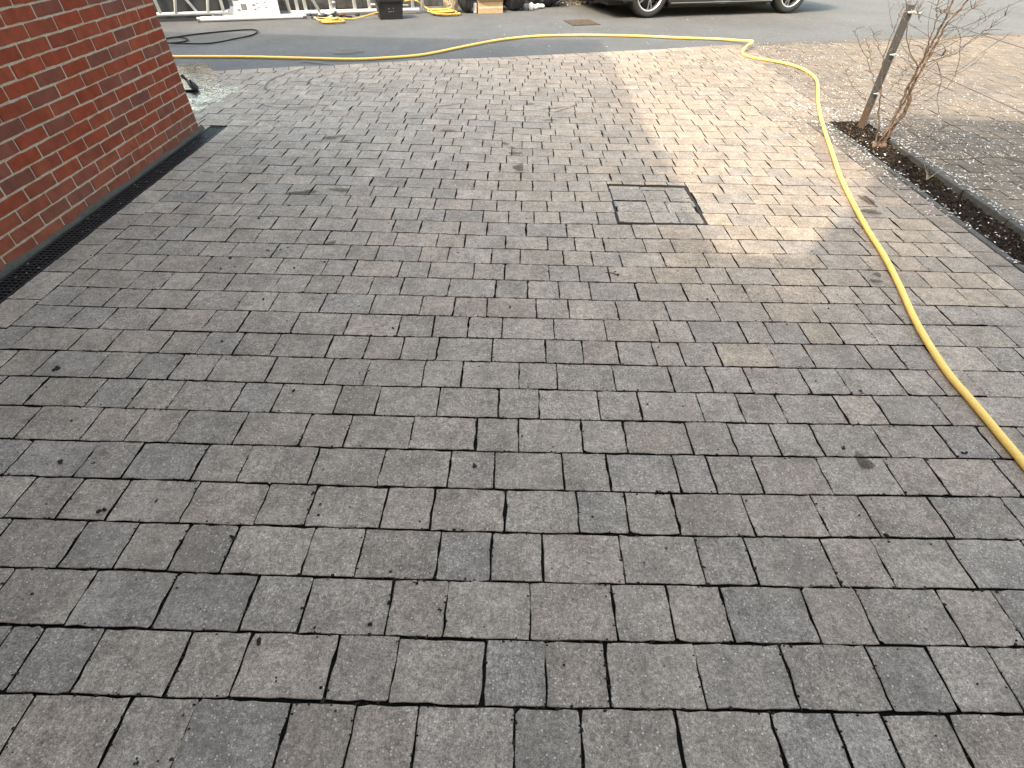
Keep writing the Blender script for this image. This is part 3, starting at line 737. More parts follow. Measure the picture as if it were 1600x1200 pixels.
def leaf(g, x, y, z, l, w, col, rnd=random, curl=.4, tilt=.5):
    a = rnd.uniform(0, 2*math.pi); R = Matrix.Rotation(a, 3, 'Z') @ Matrix.Rotation(rnd.uniform(-tilt, tilt), 3, 'X') @ Matrix.Rotation(rnd.uniform(-tilt, tilt), 3, 'Y')
    h = curl*w
    P = [(-l/2, 0, 0), (-l*.12, -w/2, h), (l/2, 0, h*.3), (-l*.05, w/2, h), (0, 0, -h*.15)]
    g.add([R @ Vector(p) + Vector((x, y, z)) for p in P], [(0, 1, 4), (1, 2, 4), (2, 3, 4), (3, 0, 4)], col)
BR = [(.022, .015, .011), (.030, .020, .014), (.015, .012, .010), (.05, .033, .021), (.10, .066, .040), (.18, .13, .085), (.013, .012, .012)]
g = MB()
for q in range(5200):
    y = random.uniform(1.8, 5.2); x = random.uniform(BED_X0-.005, BED_X1); e = sstep(4.2, 4.9, y)
    s = random.uniform(.006, .018); c = random.choices(BR, (4, 4, 4, 3, 1.5+3*e, .5+2*e, 3))[0]
    leaf(g, x, y, soil_z(x, y) + random.uniform(.001, .010), s*1.6, s*.8, c, tilt=.9)
for q in range(700):                                  # bark bits and twigs
    y = random.uniform(1.8, 5.2); x = random.uniform(BED_X0, BED_X1); a = random.uniform(0, 3.14); l = random.uniform(.01, .035)
    d = Vector((math.cos(a), math.sin(a), random.uniform(-.15, .25)))*l/2; p = Vector((x, y, soil_z(x, y)+.008))
    g.tube([p-d, p+d], .0009, 3, False); 
    for k in range(6): g.c[-1-k] = random.choice(((.20, .15, .1), (.06, .045, .03)))
bpart(g, 'leaf_litter', M['litter'], 'stuff', attr='pcol')

# fallen blossom petals
g = MB(); WHT = [(.70, .68, .66), (.64, .61, .59), (.72, .70, .70), (.54, .49, .46), (.42, .34, .29)]
def petal(x, y, z=.0015):
    s = random.uniform(.009, .019); leaf(g, x, y, z + random.uniform(0, .003), s*1.5, s*.62, random.choices(WHT, (4, 4, 4, 2, 1))[0], curl=.22, tilt=.22)
cnt = 0
while cnt < 4600:                                     # bay on the right
    x = 3.28 + random.expovariate(1/1.7); y = random.uniform(2.2, 9.6)
    if x > 9 or y > edge_y(x): continue
    dens = (.35 + .65*sstep(6.8, 4.2, y))*(.45 + .55*abs(noise1(x*1.3+y*.7, 3))*1.4) if y > 2 else 0
    if random.random() < dens: petal(x, y); cnt += 1
cnt = 0
while cnt < 850:                                     # drifted past the end of the bed
    x = random.gauss(3.02, .36); y = random.gauss(5.4, .55)
    if x < 1.9 or y < 4.3 or (BED_X0 < x < BED_X1 and y < 5.24): continue
    petal(x, y); cnt += 1
for q in range(380):
    x = random.gauss(2.4, .9); y = random.gauss(7.0, .7)
    if y < edge_y(x)-.02: petal(x, y)
for q in range(260): petal(random.gauss(2.80, .07), random.uniform(3.3, 5.3), .012 if False else .002)
for q in range(110): petal(random.gauss(2.89, .02), random.uniform(2.0, 5.2), .014)
for q in range(120):
    x, y = random.uniform(BED_X0, BED_X1), random.uniform(1.9, 5.2); petal(x, y, soil_z(x, y)+.011)
for q in range(260):
    x, y = 3.23 + random.gauss(0, .02), random.uniform(1.9, 4.7); petal(x, y, .028)
for q in range(70): x = random.uniform(-1, 6); petal(x, edge_y(x) + random.uniform(.1, 2.2), .004)
tag(g.build('fallen_petals', M['litter'], attr='pcol'), 'white blossom petals scattered over the paving on the right', 'petals', kind='stuff')

# ------------------------------------------------------------ trellis post and its wires
tp = tag(empty('trellis_post', (3.115, 5.09, 0)), 'grey angle-iron post with a rusty foot carrying three training wires', 'post')
g = MB(); h = .935; lean = -.028; t_ = .006; a = .027
P2 = [(-a, a), (-a, -a), (a, -a), (a, -a+t_), (-a+t_, -a+t_), (-a+t_, a)]
ang = Matrix.Rotation(math.radians(52), 3, 'Z')
V = []
for z in (-.05, .3, .62, h):
    for (x, y) in P2: p = ang @ Vector((x, y, 0)); V.append((p.x + lean*z/h, p.y, z + (.012*(x/a) if z == h else 0)))
g.add(V, [(6*r+i, 6*r+(i+1) % 6, 6*r+6+(i+1) % 6, 6*r+6+i) for r in range(3) for i in range(6)] + [(18, 19, 20, 21, 22, 23)])
g.build('angle_iron', M['post'], tp)
for z in (.88, .592, .302):
    g = MB(); x = lean*z/h
    pts = [(x+.005, -.05 - 4.6*i/24, z - .016*math.sin(math.pi*i/24)) for i in range(25)]; g.tube(pts, .0019, 5); g.build('training_wire', M['wire'], tp)
    g = MB(); g.tube([(x+.03*math.cos(w), -.045+.012*math.sin(w*2), z+.005*math.sin(w)) for w in [i*.6 for i in range(11)]], .0042, 6)
    g.tube([(x+.005, -.05, z), (x+.03, -.075, z-.004), (x+.055, -.08, z+.004)], .003, 5); g.build('wire_tie', M['white_dull'], tp)

# ------------------------------------------------------------ bare shrubs
SY = 4.652
def stem(g, P, r0, r1, dy=0.0, n=6, sub=4, wob=.004, seed=1):
    pts = smooth_path([(x, SY + dy*min(1, i/2), z) for i, (x, z) in enumerate(P)], sub)
    rr = random.Random(seed); m_ = len(pts)
    pts = [p + Vector((rr.gauss(0, wob), rr.gauss(0, wob*1.5), rr.gauss(0, wob)))*(1 if i else 0) for i, p in enumerate(pts)]
    g.tube(pts, [r0 + (r1-r0)*i/(m_-1) for i in range(m_)], n)
    return pts
def spurs(g, b, pts, k, rr, length=(.02, .07), r=.0013):
    """short side twigs with pale buds"""
    for _ in range(k):
        i = rr.randrange(len(pts)//3, len(pts)-1); p = pts[i]
        d = Vector((rr.uniform(-1, 1), rr.uniform(-1, 1), rr.uniform(-.1, 1))).normalized()*rr.uniform(*length)
        q = p + d*.55 + Vector((rr.uniform(-.006, .006), 0, .004)); e = p + d
        g.tube([p, q, e], [r*1.3, r, r*.6], 4); b.blob(e, (.0028, .0028, .0042), rr.randrange(999), 0)
sh = tag(empty('bare_shrub', (3.08, SY, 0)), 'leafless climbing shrub with thick twisted reddish stems beside the post', 'shrub')
def spart(root, g, name, mat, smooth=True):
    o = g.build(name, mat, None, smooth); o.parent = root; o.matrix_parent_inverse = Matrix.Translation(-root.location); return o
A1 = [(3.06, -.03), (3.085, .124), (3.104, .26), (3.091, .389), (3.098, .514), (3.101, .625), (3.113, .731), (3.12, .843), (3.121, .925), (3.113, 1.005), (3.10, 1.25), (3.13, 1.5)]
A2 = [(3.089, -.03), (3.114, .156), (3.127, .301), (3.097, .438), (3.105, .579), (3.112, .679), (3.123, .766), (3.125, .868), (3.17, .942), (3.185, 1.006), (3.26, 1.25), (3.30, 1.45)]
A3 = [(3.088, -.03), (3.098, .208), (3.128, .351), (3.103, .486), (3.103, .611)]
A4 = [(3.045, -.02), (3.062, .10), (3.125, .24), (3.13, .36), (3.085, .50), (3.12, .66)]
for q, (P, r0, r1, dy) in enumerate(((A1, .011, .005, .02), (A2, .0105, .0045, -.02), (A3, .009, .005, .03), (A4, .007, .0035, -.03))):
    g = MB(); stem(g, P, r0, r1, dy, 8, 5, .003, q); spart(sh, g, 'main_stem', M['bark'])
g = MB()
for q in range(7):                                    # knotted root crown
    a = q*.9; g.blob((3.05+.045*math.cos(a), SY-.02+.04*math.sin(a), .012), (.022, .018, .026), q, 1)
spart(sh, g, 'root_crown', M['bark'])
rr = random.Random(5)
TW = [([(3.079, .588), (3.014, .65), (2.937, .754), (2.852, .92), (2.804, .999), (2.76, 1.2)], .005, .002, .06),
      ([(3.10, .615), (3.062, .713), (3.034, .816), (3.004, .923), (2.968, 1.002), (2.95, 1.25)], .0055, .002, -.05),
      ([(3.111, .607), (3.194, .662), (3.26, .708), (3.304, .787), (3.388, .848), (3.416, .898), (3.458, .94)], .004, .0013, -.1),
      ([(3.141, .589), (3.235, .645), (3.265, .699)], .003, .0012, .05),
      ([(3.15, .86), (3.253, .919), (3.34, .97), (3.392, 1.01), (3.48, 1.09)], .003, .0012, .08),
      ([(3.121, .892), (3.063, .94), (3.024, .939), (3.017, .899)], .0022, .001, -.06),
      ([(2.852, 1.0), (2.925, .921), (3.006, .849)], .0016, .001, .1),
      ([(3.159, .199), (3.236, .138), (3.332, .086)], .0022, .001, -.1),
      ([(3.414, .05), (3.482, .143), (3.604, .24)], .0018, .0009, -.05)]
buds = MB()
for q, (P, r0, r1, dy) in enumerate(TW):
    g = MB(); pts = stem(g, P, r0, r1, dy, 6, 5, .003, 20+q); spurs(g, buds, pts, 12, rr, (.03, .12), .0017); spart(sh, g, 'side_branch', M['twig'])
g = MB()
for q in range(42):                                   # fine tangled twigs
    x, z = rr.uniform(3.0, 3.2), rr.uniform(.05, .8); p = Vector((x, SY + rr.uniform(-.05, .05), z)); a = rr.choice((-1, 1)); P = [p]; d = Vector((a*rr.uniform(.4, 1), rr.uniform(-.5, .5), rr.uniform(-.2, .8))).normalized()
    for k in range(6):
        d = (d + Vector((rr.gauss(0, .22), rr.gauss(0, .22), rr.gauss(0, .22)))).normalized(); P.append(P[-1] + d*rr.uniform(.02, .05))
    g.tube(smooth_path(P, 3), .0013, 4); buds.blob(P[-1], (.002, .002, .003), q, 0)
spart(sh, g, 'fine_twigs', M['bramble'])['kind'] = 'stuff'
for q in range(15):                                   # long thin shoots fanning out
    z0 = rr.uniform(.30, .95); x0 = 3.10 + .02*math.sin(q); P = [Vector((x0, SY + rr.uniform(-.03, .03), z0))]; side = 1 if q % 4 else -1
    d = Vector((side*rr.uniform(.35, 1.0), rr.uniform(-.7, .7), rr.uniform(.1, 1.0))).normalized(); L_ = rr.uniform(.05, .09)
    for k in range(7):
        d = (d + Vector((rr.gauss(0, .12), rr.gauss(0, .12), rr.gauss(.03, .12)))).normalized(); P.append(P[-1] + d*L_)
    g = MB(); pts = smooth_path(P, 3); g.tube(pts, [.0024 - .0014*i/(len(pts)-1) for i in range(len(pts))], 5); spurs(g, buds, pts, 5, rr, (.02, .07), .0012); spart(sh, g, 'thin_shoot', M['twig'])
for nm, P, dy in (('arching_runner', [(3.142, .661), (3.164, .75), (3.199, .81), (3.246, .832), (3.304, .812), (3.371, .728), (3.431, .604), (3.456, .502), (3.433, .416), (3.37, .375), (3.312, .305), (3.219, .293), (3.186, .231), (3.153, .167), (3.13, .06)], .08),
                  ('arching_runner', [(3.209, .618), (3.303, .528), (3.358, .434), (3.381, .356), (3.473, .237)], .04)):
    g = MB(); stem(g, P, .0024, .0016, dy, 6, 6, .002, 44); spart(sh, g, nm, M['bramble'])
g = MB(); g.tube(smooth_path([(3.10, 4.5, .0), (3.36, 4.22, .05), (3.62, 4.10, .115), (3.82, 4.0, .10), (4.05, 3.9, .05), (4.4, 3.78, .012)], 8), .0026, 6); spart(sh, g, 'arching_runner', M['bramble'])
spart(sh, buds, 'buds', M['bud'])['kind'] = 'stuff'
s2 = tag(empty('slender_shrub', (3.03, SY+.03, 0)), 'thin bare shrub with upright forked twigs and pale buds left of the thick stems', 'shrub')
buds = MB()
B = [([(3.03, -.03), (3.024, .122), (2.972, .236), (2.929, .366), (2.862, .519), (2.813, .637), (2.807, .708), (2.802, .836), (2.798, .919), (2.792, .967)], .007, .0018, .05),
     ([(2.929, .366), (2.816, .461), (2.721, .59), (2.622, .686), (2.549, .764), (2.513, .818)], .0038, .0013, .05),
     ([(2.721, .59), (2.69, .65), (2.655, .714)], .0024, .001, .05), ([(2.806, .619), (2.726, .706), (2.656, .796)], .0026, .001, .05),
     ([(2.929, .366), (2.975, .445), (3.057, .55)], .0026, .0014, .05), ([(3.057, .55), (2.964, .567), (2.853, .62)], .002, .0012, .05),
     ([(2.931, .307), (2.853, .32), (2.741, .372), (2.636, .457), (2.559, .531), (2.499, .594)], .0024, .001, .02),
     ([(3.034, .09), (2.926, .194), (2.862, .234)], .0022, .001, -.03)]
for q, (P, r0, r1, dy) in enumerate(B):
    g = MB(); pts = stem(g, P, r0, r1, dy, 6, 5, .003, 60+q); spurs(g, buds, pts, 10, rr, (.02, .08), .0016); spart(s2, g, 'branch', M['twig'])
spart(s2, buds, 'buds', M['bud'])['kind'] = 'stuff'
s3 = tag(empty('dried_weed', (3.08, 3.95, -.01)), 'small tuft of dry pale weed stalks standing in the soil strip', 'weed')
for q in range(9):
    g = MB(); a = q*.7; l = rr.uniform(.05, .13); d = Vector((math.cos(a)*.5, math.sin(a)*.5, 1)).normalized()*l
    g.tube([(0, 0, 0), d*.5 + Vector((.006, 0, 0)), d + Vector((.01*math.cos(a), .01*math.sin(a), -.004))], [.0016, .0012, .0007], 4); o = g.build('stalk', M['straw'], s3)

# ------------------------------------------------------------ hoses
HP = [(-5.6, 7.05), (-4.6, 7.15), (-4.122, 7.194), (-3.717, 7.235), (-3.189, 7.271), (-2.566, 7.267), (-2.024, 7.27), (-1.655, 7.375), (-1.214, 7.596), (-.774, 8.095), (-.452, 8.461), (-.103, 8.764),
      (.36, 9.002), (1.025, 9.128), (1.783, 9.145), (2.339, 9.091), (2.909, 9.06), (3.12, 8.93), (3.215, 8.70), (3.235, 8.56), (3.12, 8.40), (3.02, 8.25), (2.975, 8.04), (3.064, 7.852), (3.257, 7.693), (3.418, 7.471),
      (3.467, 7.156), (3.407, 6.768), (3.229, 6.302), (3.076, 5.931), (2.877, 5.389), (2.697, 4.838), (2.55, 4.369), (2.405, 3.904), (2.295, 3.479), (2.201, 3.082), (2.132, 2.723), (2.046, 2.385), (1.972, 2.125),
      (1.923, 1.899), (1.894, 1.701), (1.889, 1.525), (1.882, 1.352), (1.875, 1.199), (1.86, 1.022), (1.84, .7), (1.9, .2), (2.0, -.4)]
HR = .0147
H3 = [Vector((x, y, HR + .002)) for x, y in HP]
for i, dz in ((17, .012), (18, .045), (19, .062), (20, .045), (21, .012)): H3[i].z += dz
g = MB(); g.tube(smooth_path(H3, 12), HR, 14)
tag(g.build('garden_hose', M['yellow_hose'], smooth=True), 'long thick yellow braided hose snaking across the road and down the driveway', 'hose')
g = MB(); BP = [(-5.5, 7.7), (-5.0, 7.95), (-4.79, 8.182), (-4.542, 8.518), (-4.255, 8.784), (-3.916, 8.971), (-3.749, 8.845), (-3.734, 8.613), (-3.83, 8.292), (-4.048, 7.997), (-4.324, 7.866), (-4.522, 7.864), (-4.72, 7.95), (-4.76, 8.20), (-4.66, 8.29), (-4.517, 8.277), (-4.44, 8.179), (-4.45, 8.053), (-4.6, 7.83), (-5.2, 7.55), (-6, 7.4)]
pts = smooth_path([(x, y, .010 + .012*abs(noise1(i*1.3, 2)) + (.016 if i in (10, 11, 12, 18) else 0)) for i, (x, y) in enumerate(BP)], 10)
g.tube(pts, .0088, 8)
tag(g.build('pressure_hose', M['black_hose'], smooth=True), 'thin black hose lying in loose loops on the road by the wall', 'hose')
# nozzle standing in the puddle
nz = tag(empty('hose_nozzle', (-3.27, 5.83, 0)), 'small black hose nozzle lying in the puddle behind the wall corner', 'nozzle')
D = Vector((-.75, .35, .56)).normalized(); Q = Vector((0, 0, 1)).rotation_difference(D).to_matrix().to_4x4(); Q.translation = Vector((.01, 0, .035))
g = MB(); g.lathe([(0, -.035), (.026, -.032), (.036, -.015), (.038, .02), (.033, .05), (.022, .07), (.018, .09), (.0, .09)], 14, Q); g.build('grip', M['black_plastic'], nz, True)
g = MB(); g.lathe([(.014, .085), (.014, .14), (.019, .145), (.02, .165), (.0, .166)], 12, Q); g.build('spout', M['black_plastic'], nz, True)
g = MB(); g.blob((-.005, -.01, .095), (.014, .014, .016), 3, 2, rough=.05); g.build('trigger_knob', M['black_plastic'], nz, True)
g = MB(); g.tube(smooth_path([(.02, 0, .02), (-.02, -.05, .014), (-.25, -.10, .012), (-.8, -.05, .012), (-1.8, .1, .012)], 6), .011, 8); g.build('hose_tail', M['black_hose'], nz, True)

nz.scale = (.95, .95, .95)
# ------------------------------------------------------------ water and damp marks
def blob_sheet(g, cx, cy, rx, ry, z, seed, rot=0, n=28):
    r = random.Random(seed); ph = [r.uniform(0, 6.3) for _ in range(4)]; V = [(cx, cy, z)]
    for i in range(n):
        a = 2*math.pi*i/n; k = 1 + .22*math.sin(2*a+ph[0]) + .16*math.sin(3*a+ph[1]) + .10*math.sin(5*a+ph[2]) + .06*math.sin(9*a+ph[3])
        x, y = math.cos(a)*rx*k, math.sin(a)*ry*k
        V.append((cx + x*math.cos(rot) - y*math.sin(rot), cy + x*math.sin(rot) + y*math.cos(rot), z))
    g.add(V, [(0, 1+i, 1+(i+1) % n) for i in range(n)])
def ribbon(g, P, w, z, seed):
    r = random.Random(seed); P = smooth_path([(x, y, z) for x, y in P], 6); V = []
    for i, p in enumerate(P):
        t = (P[min(i+1, len(P)-1)] - P[max(i-1, 0)]).normalized(); nrm = Vector((-t.y, t.x, 0)); ww = w*(.5 + .5*math.sin(math.pi*(i+.6)/(len(P)+.2)))*r.uniform(.6, 1.3)
        V += [p+nrm*ww, p-nrm*ww]
    g.add(V, [(2*i, 2*i+1, 2*i+3, 2*i+2) for i in range(len(P)-1)])
g = MB(); PP = [(-5.2, 6.55), (-3.95, 6.93), (-3.62, 6.95), (-3.48, 6.84), (-3.40, 6.62), (-3.20, 6.45), (-3.12, 6.15), (-2.86, 6.0), (-2.74, 5.82), (-2.86, 5.70), (-2.80, 5.55), (-2.92, 5.36), (-2.86, 5.24), (-3.1, 5.14), (-3.6, 5.05), (-5.2, 5.0)]
SP = smooth_path([(x, y, .0046) for x, y in PP], 5); cpt = Vector((-3.9, 5.95, .0046))
ns = len(SP); rim = [p + Vector((random.gauss(0, .012), random.gauss(0, .012), 0)) for p in SP]; mid = [cpt + (p-cpt)*.72 for p in rim]; out_ = [cpt + (p-cpt)*1.12 for p in rim]
g.add([cpt] + mid, [(0, 1+i, 1+(i+1) % ns) for i in range(ns)], (1, 1, 1)); b0 = 1
g.v += [tuple(p) for p in out_]; g.c += [(0, 0, 0)]*ns
g.f += [(b0+i, b0+ns+i, b0+ns+(i+1) % ns, b0+(i+1) % ns) for i in range(ns)]
tag(g.build('puddle', M['water'], attr='pcol'), kind='structure')
g = MB()
for q, (x, y, a, b, r) in enumerate(((-1.076, 2.755, .05, .016, .5), (.02, 3.98, .035, .075, .2), (.34, 5.5, .12, .02, .3), (.30, 5.14, .05, .03, 0), (2.43, 3.53, .03, .10, .1), (2.36, 3.35, .07, .03, 0), (2.006, 2.544, .028, .018, 0), (1.966, 2.476, .03, .02, 0),
                                     (-.598, 4.777, .05, .03, 0), (-.012, 4.278, .05, .03, .3), (-.093, 4.492, .03, .03, 0), (-.04, 4.40, .03, .02, 0), (-.676, 5.525, .10, .02, .5), (.438, 5.466, .09, .02, .8), (.55, 5.60, .05, .02, .8),
                                     (-1.534, 4.55, .08, .035, .2), (-1.40, 4.47, .05, .02, .3), (-1.213, 3.507, .07, .03, .1), (-1.44, 3.45, .09, .03, .2), (-.40, 5.1, .06, .018, .4), (.12, 5.62, .06, .02, .2)  , (1.30, 1.22, .022, .045, .5))):
    blob_sheet(g, x, y, a, b, .0050, q, r)
ribbon(g, [(-2.32, 7.06), (-2.52, 6.75), (-2.66, 6.35), (-2.60, 5.95), (-2.45, 5.85)], .015, .0052, 1)
ribbon(g, [(-1.75, 6.78), (-2.05, 6.62), (-2.25, 6.35), (-2.15, 6.12), (-1.7, 6.05), (-1.3, 6.0)], .012, .0053, 2)
ribbon(g, [(-2.5, 5.45), (-2.25, 5.32), (-1.9, 5.38)], .011, .0051, 3)
o = g.build('damp_marks', M['damp'], driveway); o['kind'] = 'stuff'
g = MB(); blob_sheet(g, -2.18, 7.76, .20, .15, .012, 77, .1); ribbon(g, [(-2.6, 7.16), (-2.42, 7.12), (-2.2, 7.0)], .05, .012, 6)
tag(g.build('damp_patch', M['damp']), kind='structure')

# ------------------------------------------------------------ dirt and small litter on the paving
DEB = [(-.13, 1.166, 9), (.043, 1.311, 7), (-.377, .595, 10), (-.674, .551, 12), (-.191, .642, 6), (-1.929, 1.633, 14), (-1.308, 1.839, 9), (-1.60, 1.136, 12), (-1.479, 1.134, 6), (-.867, .856, 11), (-1.335, .947, 14), (-1.179, .984, 6),
       (-.561, 1.963, 7), (-.665, 1.03, 6), (-.632, .99, 6), (1.24, .917, 10), (1.256, 1.286, 7), (1.702, 1.277, 9), (-1.575, 2.564, 11), (-1.253, 2.175, 9), (-.889, 1.526, 8), (-.015, 2.157, 8), (-1.583, 2.455, 7), (-1.193, 2.479, 9), (-1.048, 2.546, 8),
       (.996, 2.265, 6), (.551, 2.514, 8), (.554, 1.494, 5), (-1.472, 3.25, 9), (-1.329, 2.676, 8), (-1.30, 2.70, 6), (-1.40, 2.66, 8), (.499, .854, 6), (-.596, .453, 5), (-.858, .276, 6), (-1.60, 3.05, 10), (-.30, 3.52, 6), (.33, 3.05, 8)]
for q, (x, y, r) in enumerate(DEB):
    g = MB(); r *= .001; rr_ = random.Random(q); k = rr_.randrange(2, 4)
    for j in range(k): g.blob((rr_.gauss(0, r*.6), rr_.gauss(0, r*.4), r*.30), (r*rr_.uniform(.5, .9), r*rr_.uniform(.35, .7), r*.4), q*7+j, 1, rough=.5)
    tag(g.build('soil_crumb', M['clump'], loc=(x, y, .0005), rz=rr_.uniform(0, 3)), 'small dark crumb of mud lying on the grey block paving', 'dirt', 'mud crumbs dropped on the paving')
for q, P in enumerate(([(.985, .79, .003), (1.02, .74, .012), (1.035, .69, .003)], [(1.0, .70, .003), (1.02, .655, .008), (1.02, .62, .003)], [(.60, 1.19, .003), (.615, 1.16, .006), (.63, 1.14, .003)], [(.415, 1.03, .003), (.43, 1.0, .007), (.44, .975, .003)], [(-.03, 1.5, .003), (-.015, 1.47, .006), (-.02, 1.44, .003)])):
    g = MB(); g.tube(smooth_path(P, 6), .0009, 4)
    tag(g.build('dry_grass_stalk', M['straw']), 'thin pale dry grass stalk lying curved on the paving', 'grass stalk', 'dry grass stalks on the paving')
g = MB(); g.tube(smooth_path([(.50, 2.50, .004), (.53, 2.495, .006), (.562, 2.48, .004)], 4), [.002]*8 + [.003], 5); g.blob((.565, 2.478, .005), (.009, .007, .005), 3, 1)
tag(g.build('leaf_stalk', M['clump']), 'dark bent leaf stalk lying just before the sunlit patch', 'leaf stalk')
g = MB()                                              # crumbs caught in the joints
for q in range(4800):
    k = random.randrange(0, 16); off, J = ROWS[k]
    if random.random() < .6: x = random.uniform(-1.9, 2.0); y = line_y(k, x) + random.gauss(0, .004)
    else:
        x = random.choice(J)*.001 + random.gauss(0, .0035); y = random.uniform(line_y(k-1, x), line_y(k, x))
    r = abs(random.gauss(.0015, .0012)) + .0007
    g.blob((x, y, -.0004), (r*1.3, r, r*.6), q, 0, col=random.choice(((.014, .012, .01), (.022, .018, .014), (.03, .026, .018))))
for q in range(520):
    y = .2 + random.random()**1.4*4; x = random.uniform(-1.9, 1.9); r = abs(random.gauss(.0014, .0012)) + .0006
    g.blob((x, y, .001), (r*1.3, r, r*.8), q, 0, col=random.choice(((.014, .012, .01), (.05, .04, .03), (.03, .026, .02), (.4, .38, .35))))
o = g.build('joint_crumbs', M['litter'], driveway, attr='pcol'); o['kind'] = 'stuff'

# ------------------------------------------------------------ rusty cover in the road
rc = tag(empty('road_grating', (1.01, 10.27, 0), .29), 'rusty brown rectangular iron cover set into the asphalt', 'drain cover')
g = MB(); g.box(-.235, .235, -.235, .235, -.01, .0085); g.build('plate', M['cover_rust'], rc)
for i in range(8):
    g = MB(); x = -.19 + i*.054; g.box(x-.016, x+.016, -.20, .20, .0086, .0125); g.build('rib', M['cover_rust'], rc)

# ------------------------------------------------------------ things standing along the far side of the road
UA = math.atan2(.34, .94)
U = Vector((math.cos(UA), math.sin(UA), 0)); NN = Vector((-math.sin(UA), math.cos(UA), 0))
# braced white frame with a dark sheet behind it
fr = tag(empty('steel_frame', (-5.35, 9.52, 0), UA), 'white tubular steel frame with crossed braces and dark panel beside the wall', 'frame')
def tubes(root, name, mat, L, r, n=10):
    for (a, b) in L: g = MB(); g.tube([a, b], r, n); g.build(name, mat, root, True)
tubes(fr, 'rail', M['white_paint'], [((-1.7, 0, .095), (.86, 0, .095)), ((-1.7, 0, 1.4), (.86, 0, 1.4))], .024)
tubes(fr, 'upright', M['white_paint'], [((-.08, 0, .095), (-.17, 0, 1.4)), ((-1.3, 0, .095), (-1.3, 0, 1.4)), ((.80, 0, .095), (.82, 0, 1.4))], .023)
tubes(fr, 'brace', M['white_paint'], [((.13, -.02, .11), (.55, -.02, 1.4)), ((.42, .02, .11), (-.35, .02, 1.4)), ((.58, -.02, .11), (.98, -.02, 1.4)), ((-1.2, -.02, .11), (-.4, -.02, 1.4))], .02)
for x in (-1.4, -.3, .7): g = MB(); g.bbox(x-.06, x+.06, -.05, .08, -.001, .070, .006); g.build('foot_block', M['block_dark'], fr)
g = MB(); g.box(-1.7, .9, .06, .075, .03, 1.45); g.build('dark_sheet', M['dark_panel'], fr)
# printed board
bd = tag(empty('white_board', (-4.31, 9.93, 0), math.atan2(.31, .98)), 'white board printed with small grey rectangles leaning on the frame', 'board')
tilt = Matrix.Rotation(math.radians(-9), 4, 'X')
bd.rotation_mode = 'XYZ'
def bb(name, mat, x0, x1, y0, y1, z0, z1):
    g = MB(); g.box(x0, x1, y0, y1, z0, z1, M=Matrix.Translation((0, 0, .015)) @ tilt); g.build(name, mat, bd)
bb('panel', M['white_dull'], -.50, .50, 0, .018, 0, 1.15)
MK = [(785, 97, 80, 40), (845, 152, 85, 30), (925, 103, 65, 70), (998, 95, 60, 60), (975, 18, 70, 40), (1075, 55, 70, 45), (1157, 137, 75, 60), (830, 0, 60, 20), (1330, 55, 30, 12), (1338, 103, 30, 12), (1345, 148, 30, 12), (1430, 52, 30, 12),
      (1440, 100, 30, 12), (1447, 145, 30, 12), (1535, 47, 30, 12), (1290, 120, 40, 18), (1297, 162, 30, 16), (1085, 165, 40, 16)]
for (x, y, w, h) in MK:
    cx = (x-1168)/865*.98; cz = (232-y)/760*1.0 + .01; bb('printed_mark', M['grey_print'], cx-w/865*.49, cx+w/865*.49, -.0022, -.0006, cz-h/1520, cz+h/1520)
for k in range(12): cx = -.42 + (k % 4)*.26 + .06*math.sin(k*4.1); cz = .42 + (k//4)*.22; bb('printed_mark', M['grey_print'], cx-.05, cx+.05, -.0022, -.0006, cz-.04, cz+.04)
# pole on the ground
g = MB(); a = Vector((-4.88, 9.56, .034)); b = Vector((-3.47, 10.06, .034)); d = (b-a).normalized()
pl = tag(empty('white_pole', (a.x, a.y, 0)), 'white metal pole lying on the road in front of the printed board', 'pole')
g.tube([Vector((0, 0, .034)), b-a + Vector((0, 0, .034))], .033, 12, False); g.build('tube', M['white_paint'], pl, True)
g = MB(); g.tube([Vector((0, 0, .034)) + d*.05, Vector((0, 0, .034)) - d*.02], .026, 12); g.tube([Vector((0, 0, .034)) - d*.015, Vector((0, 0, .034)) - d*.045], .034, 12, False); g.build('end_socket', M['steel'], pl, True)
g = MB(); e = b-a + Vector((0, 0, .034)); g.tube([e - d*.02, e + d*.06], .028, 12); g.build('end_socket', M['steel'], pl, True)
# rack of white posts
rk = tag(empty('post_rack', (-2.6, 10.57, 0), UA-.06), 'rack of white metal posts on a low white rail behind the black box', 'rack')
tubes(rk, 'rail', M['white_paint'], [((-1.15, 0, .05), (.92, 0, .05))], .027)
tubes(rk, 'upright', M['white_paint'], [((x, .02, .05), (x + dx, .02, 1.6)) for x, dx in ((-1.18, -.05), (-1.05, .02), (-.92, -.06), (-.52, -.02), (-.14, -.01), (.10, .0), (.82, .0), (.98, .03))], .027)
tubes(rk, 'brace', M['white_paint'], [((-.72, -.02, .07), (-1.15, -.02, 1.0))], .023)
tubes(rk, 'stay', M['white_dull'], [((.12, -.03, .14), (.74, -.03, .12))], .010)
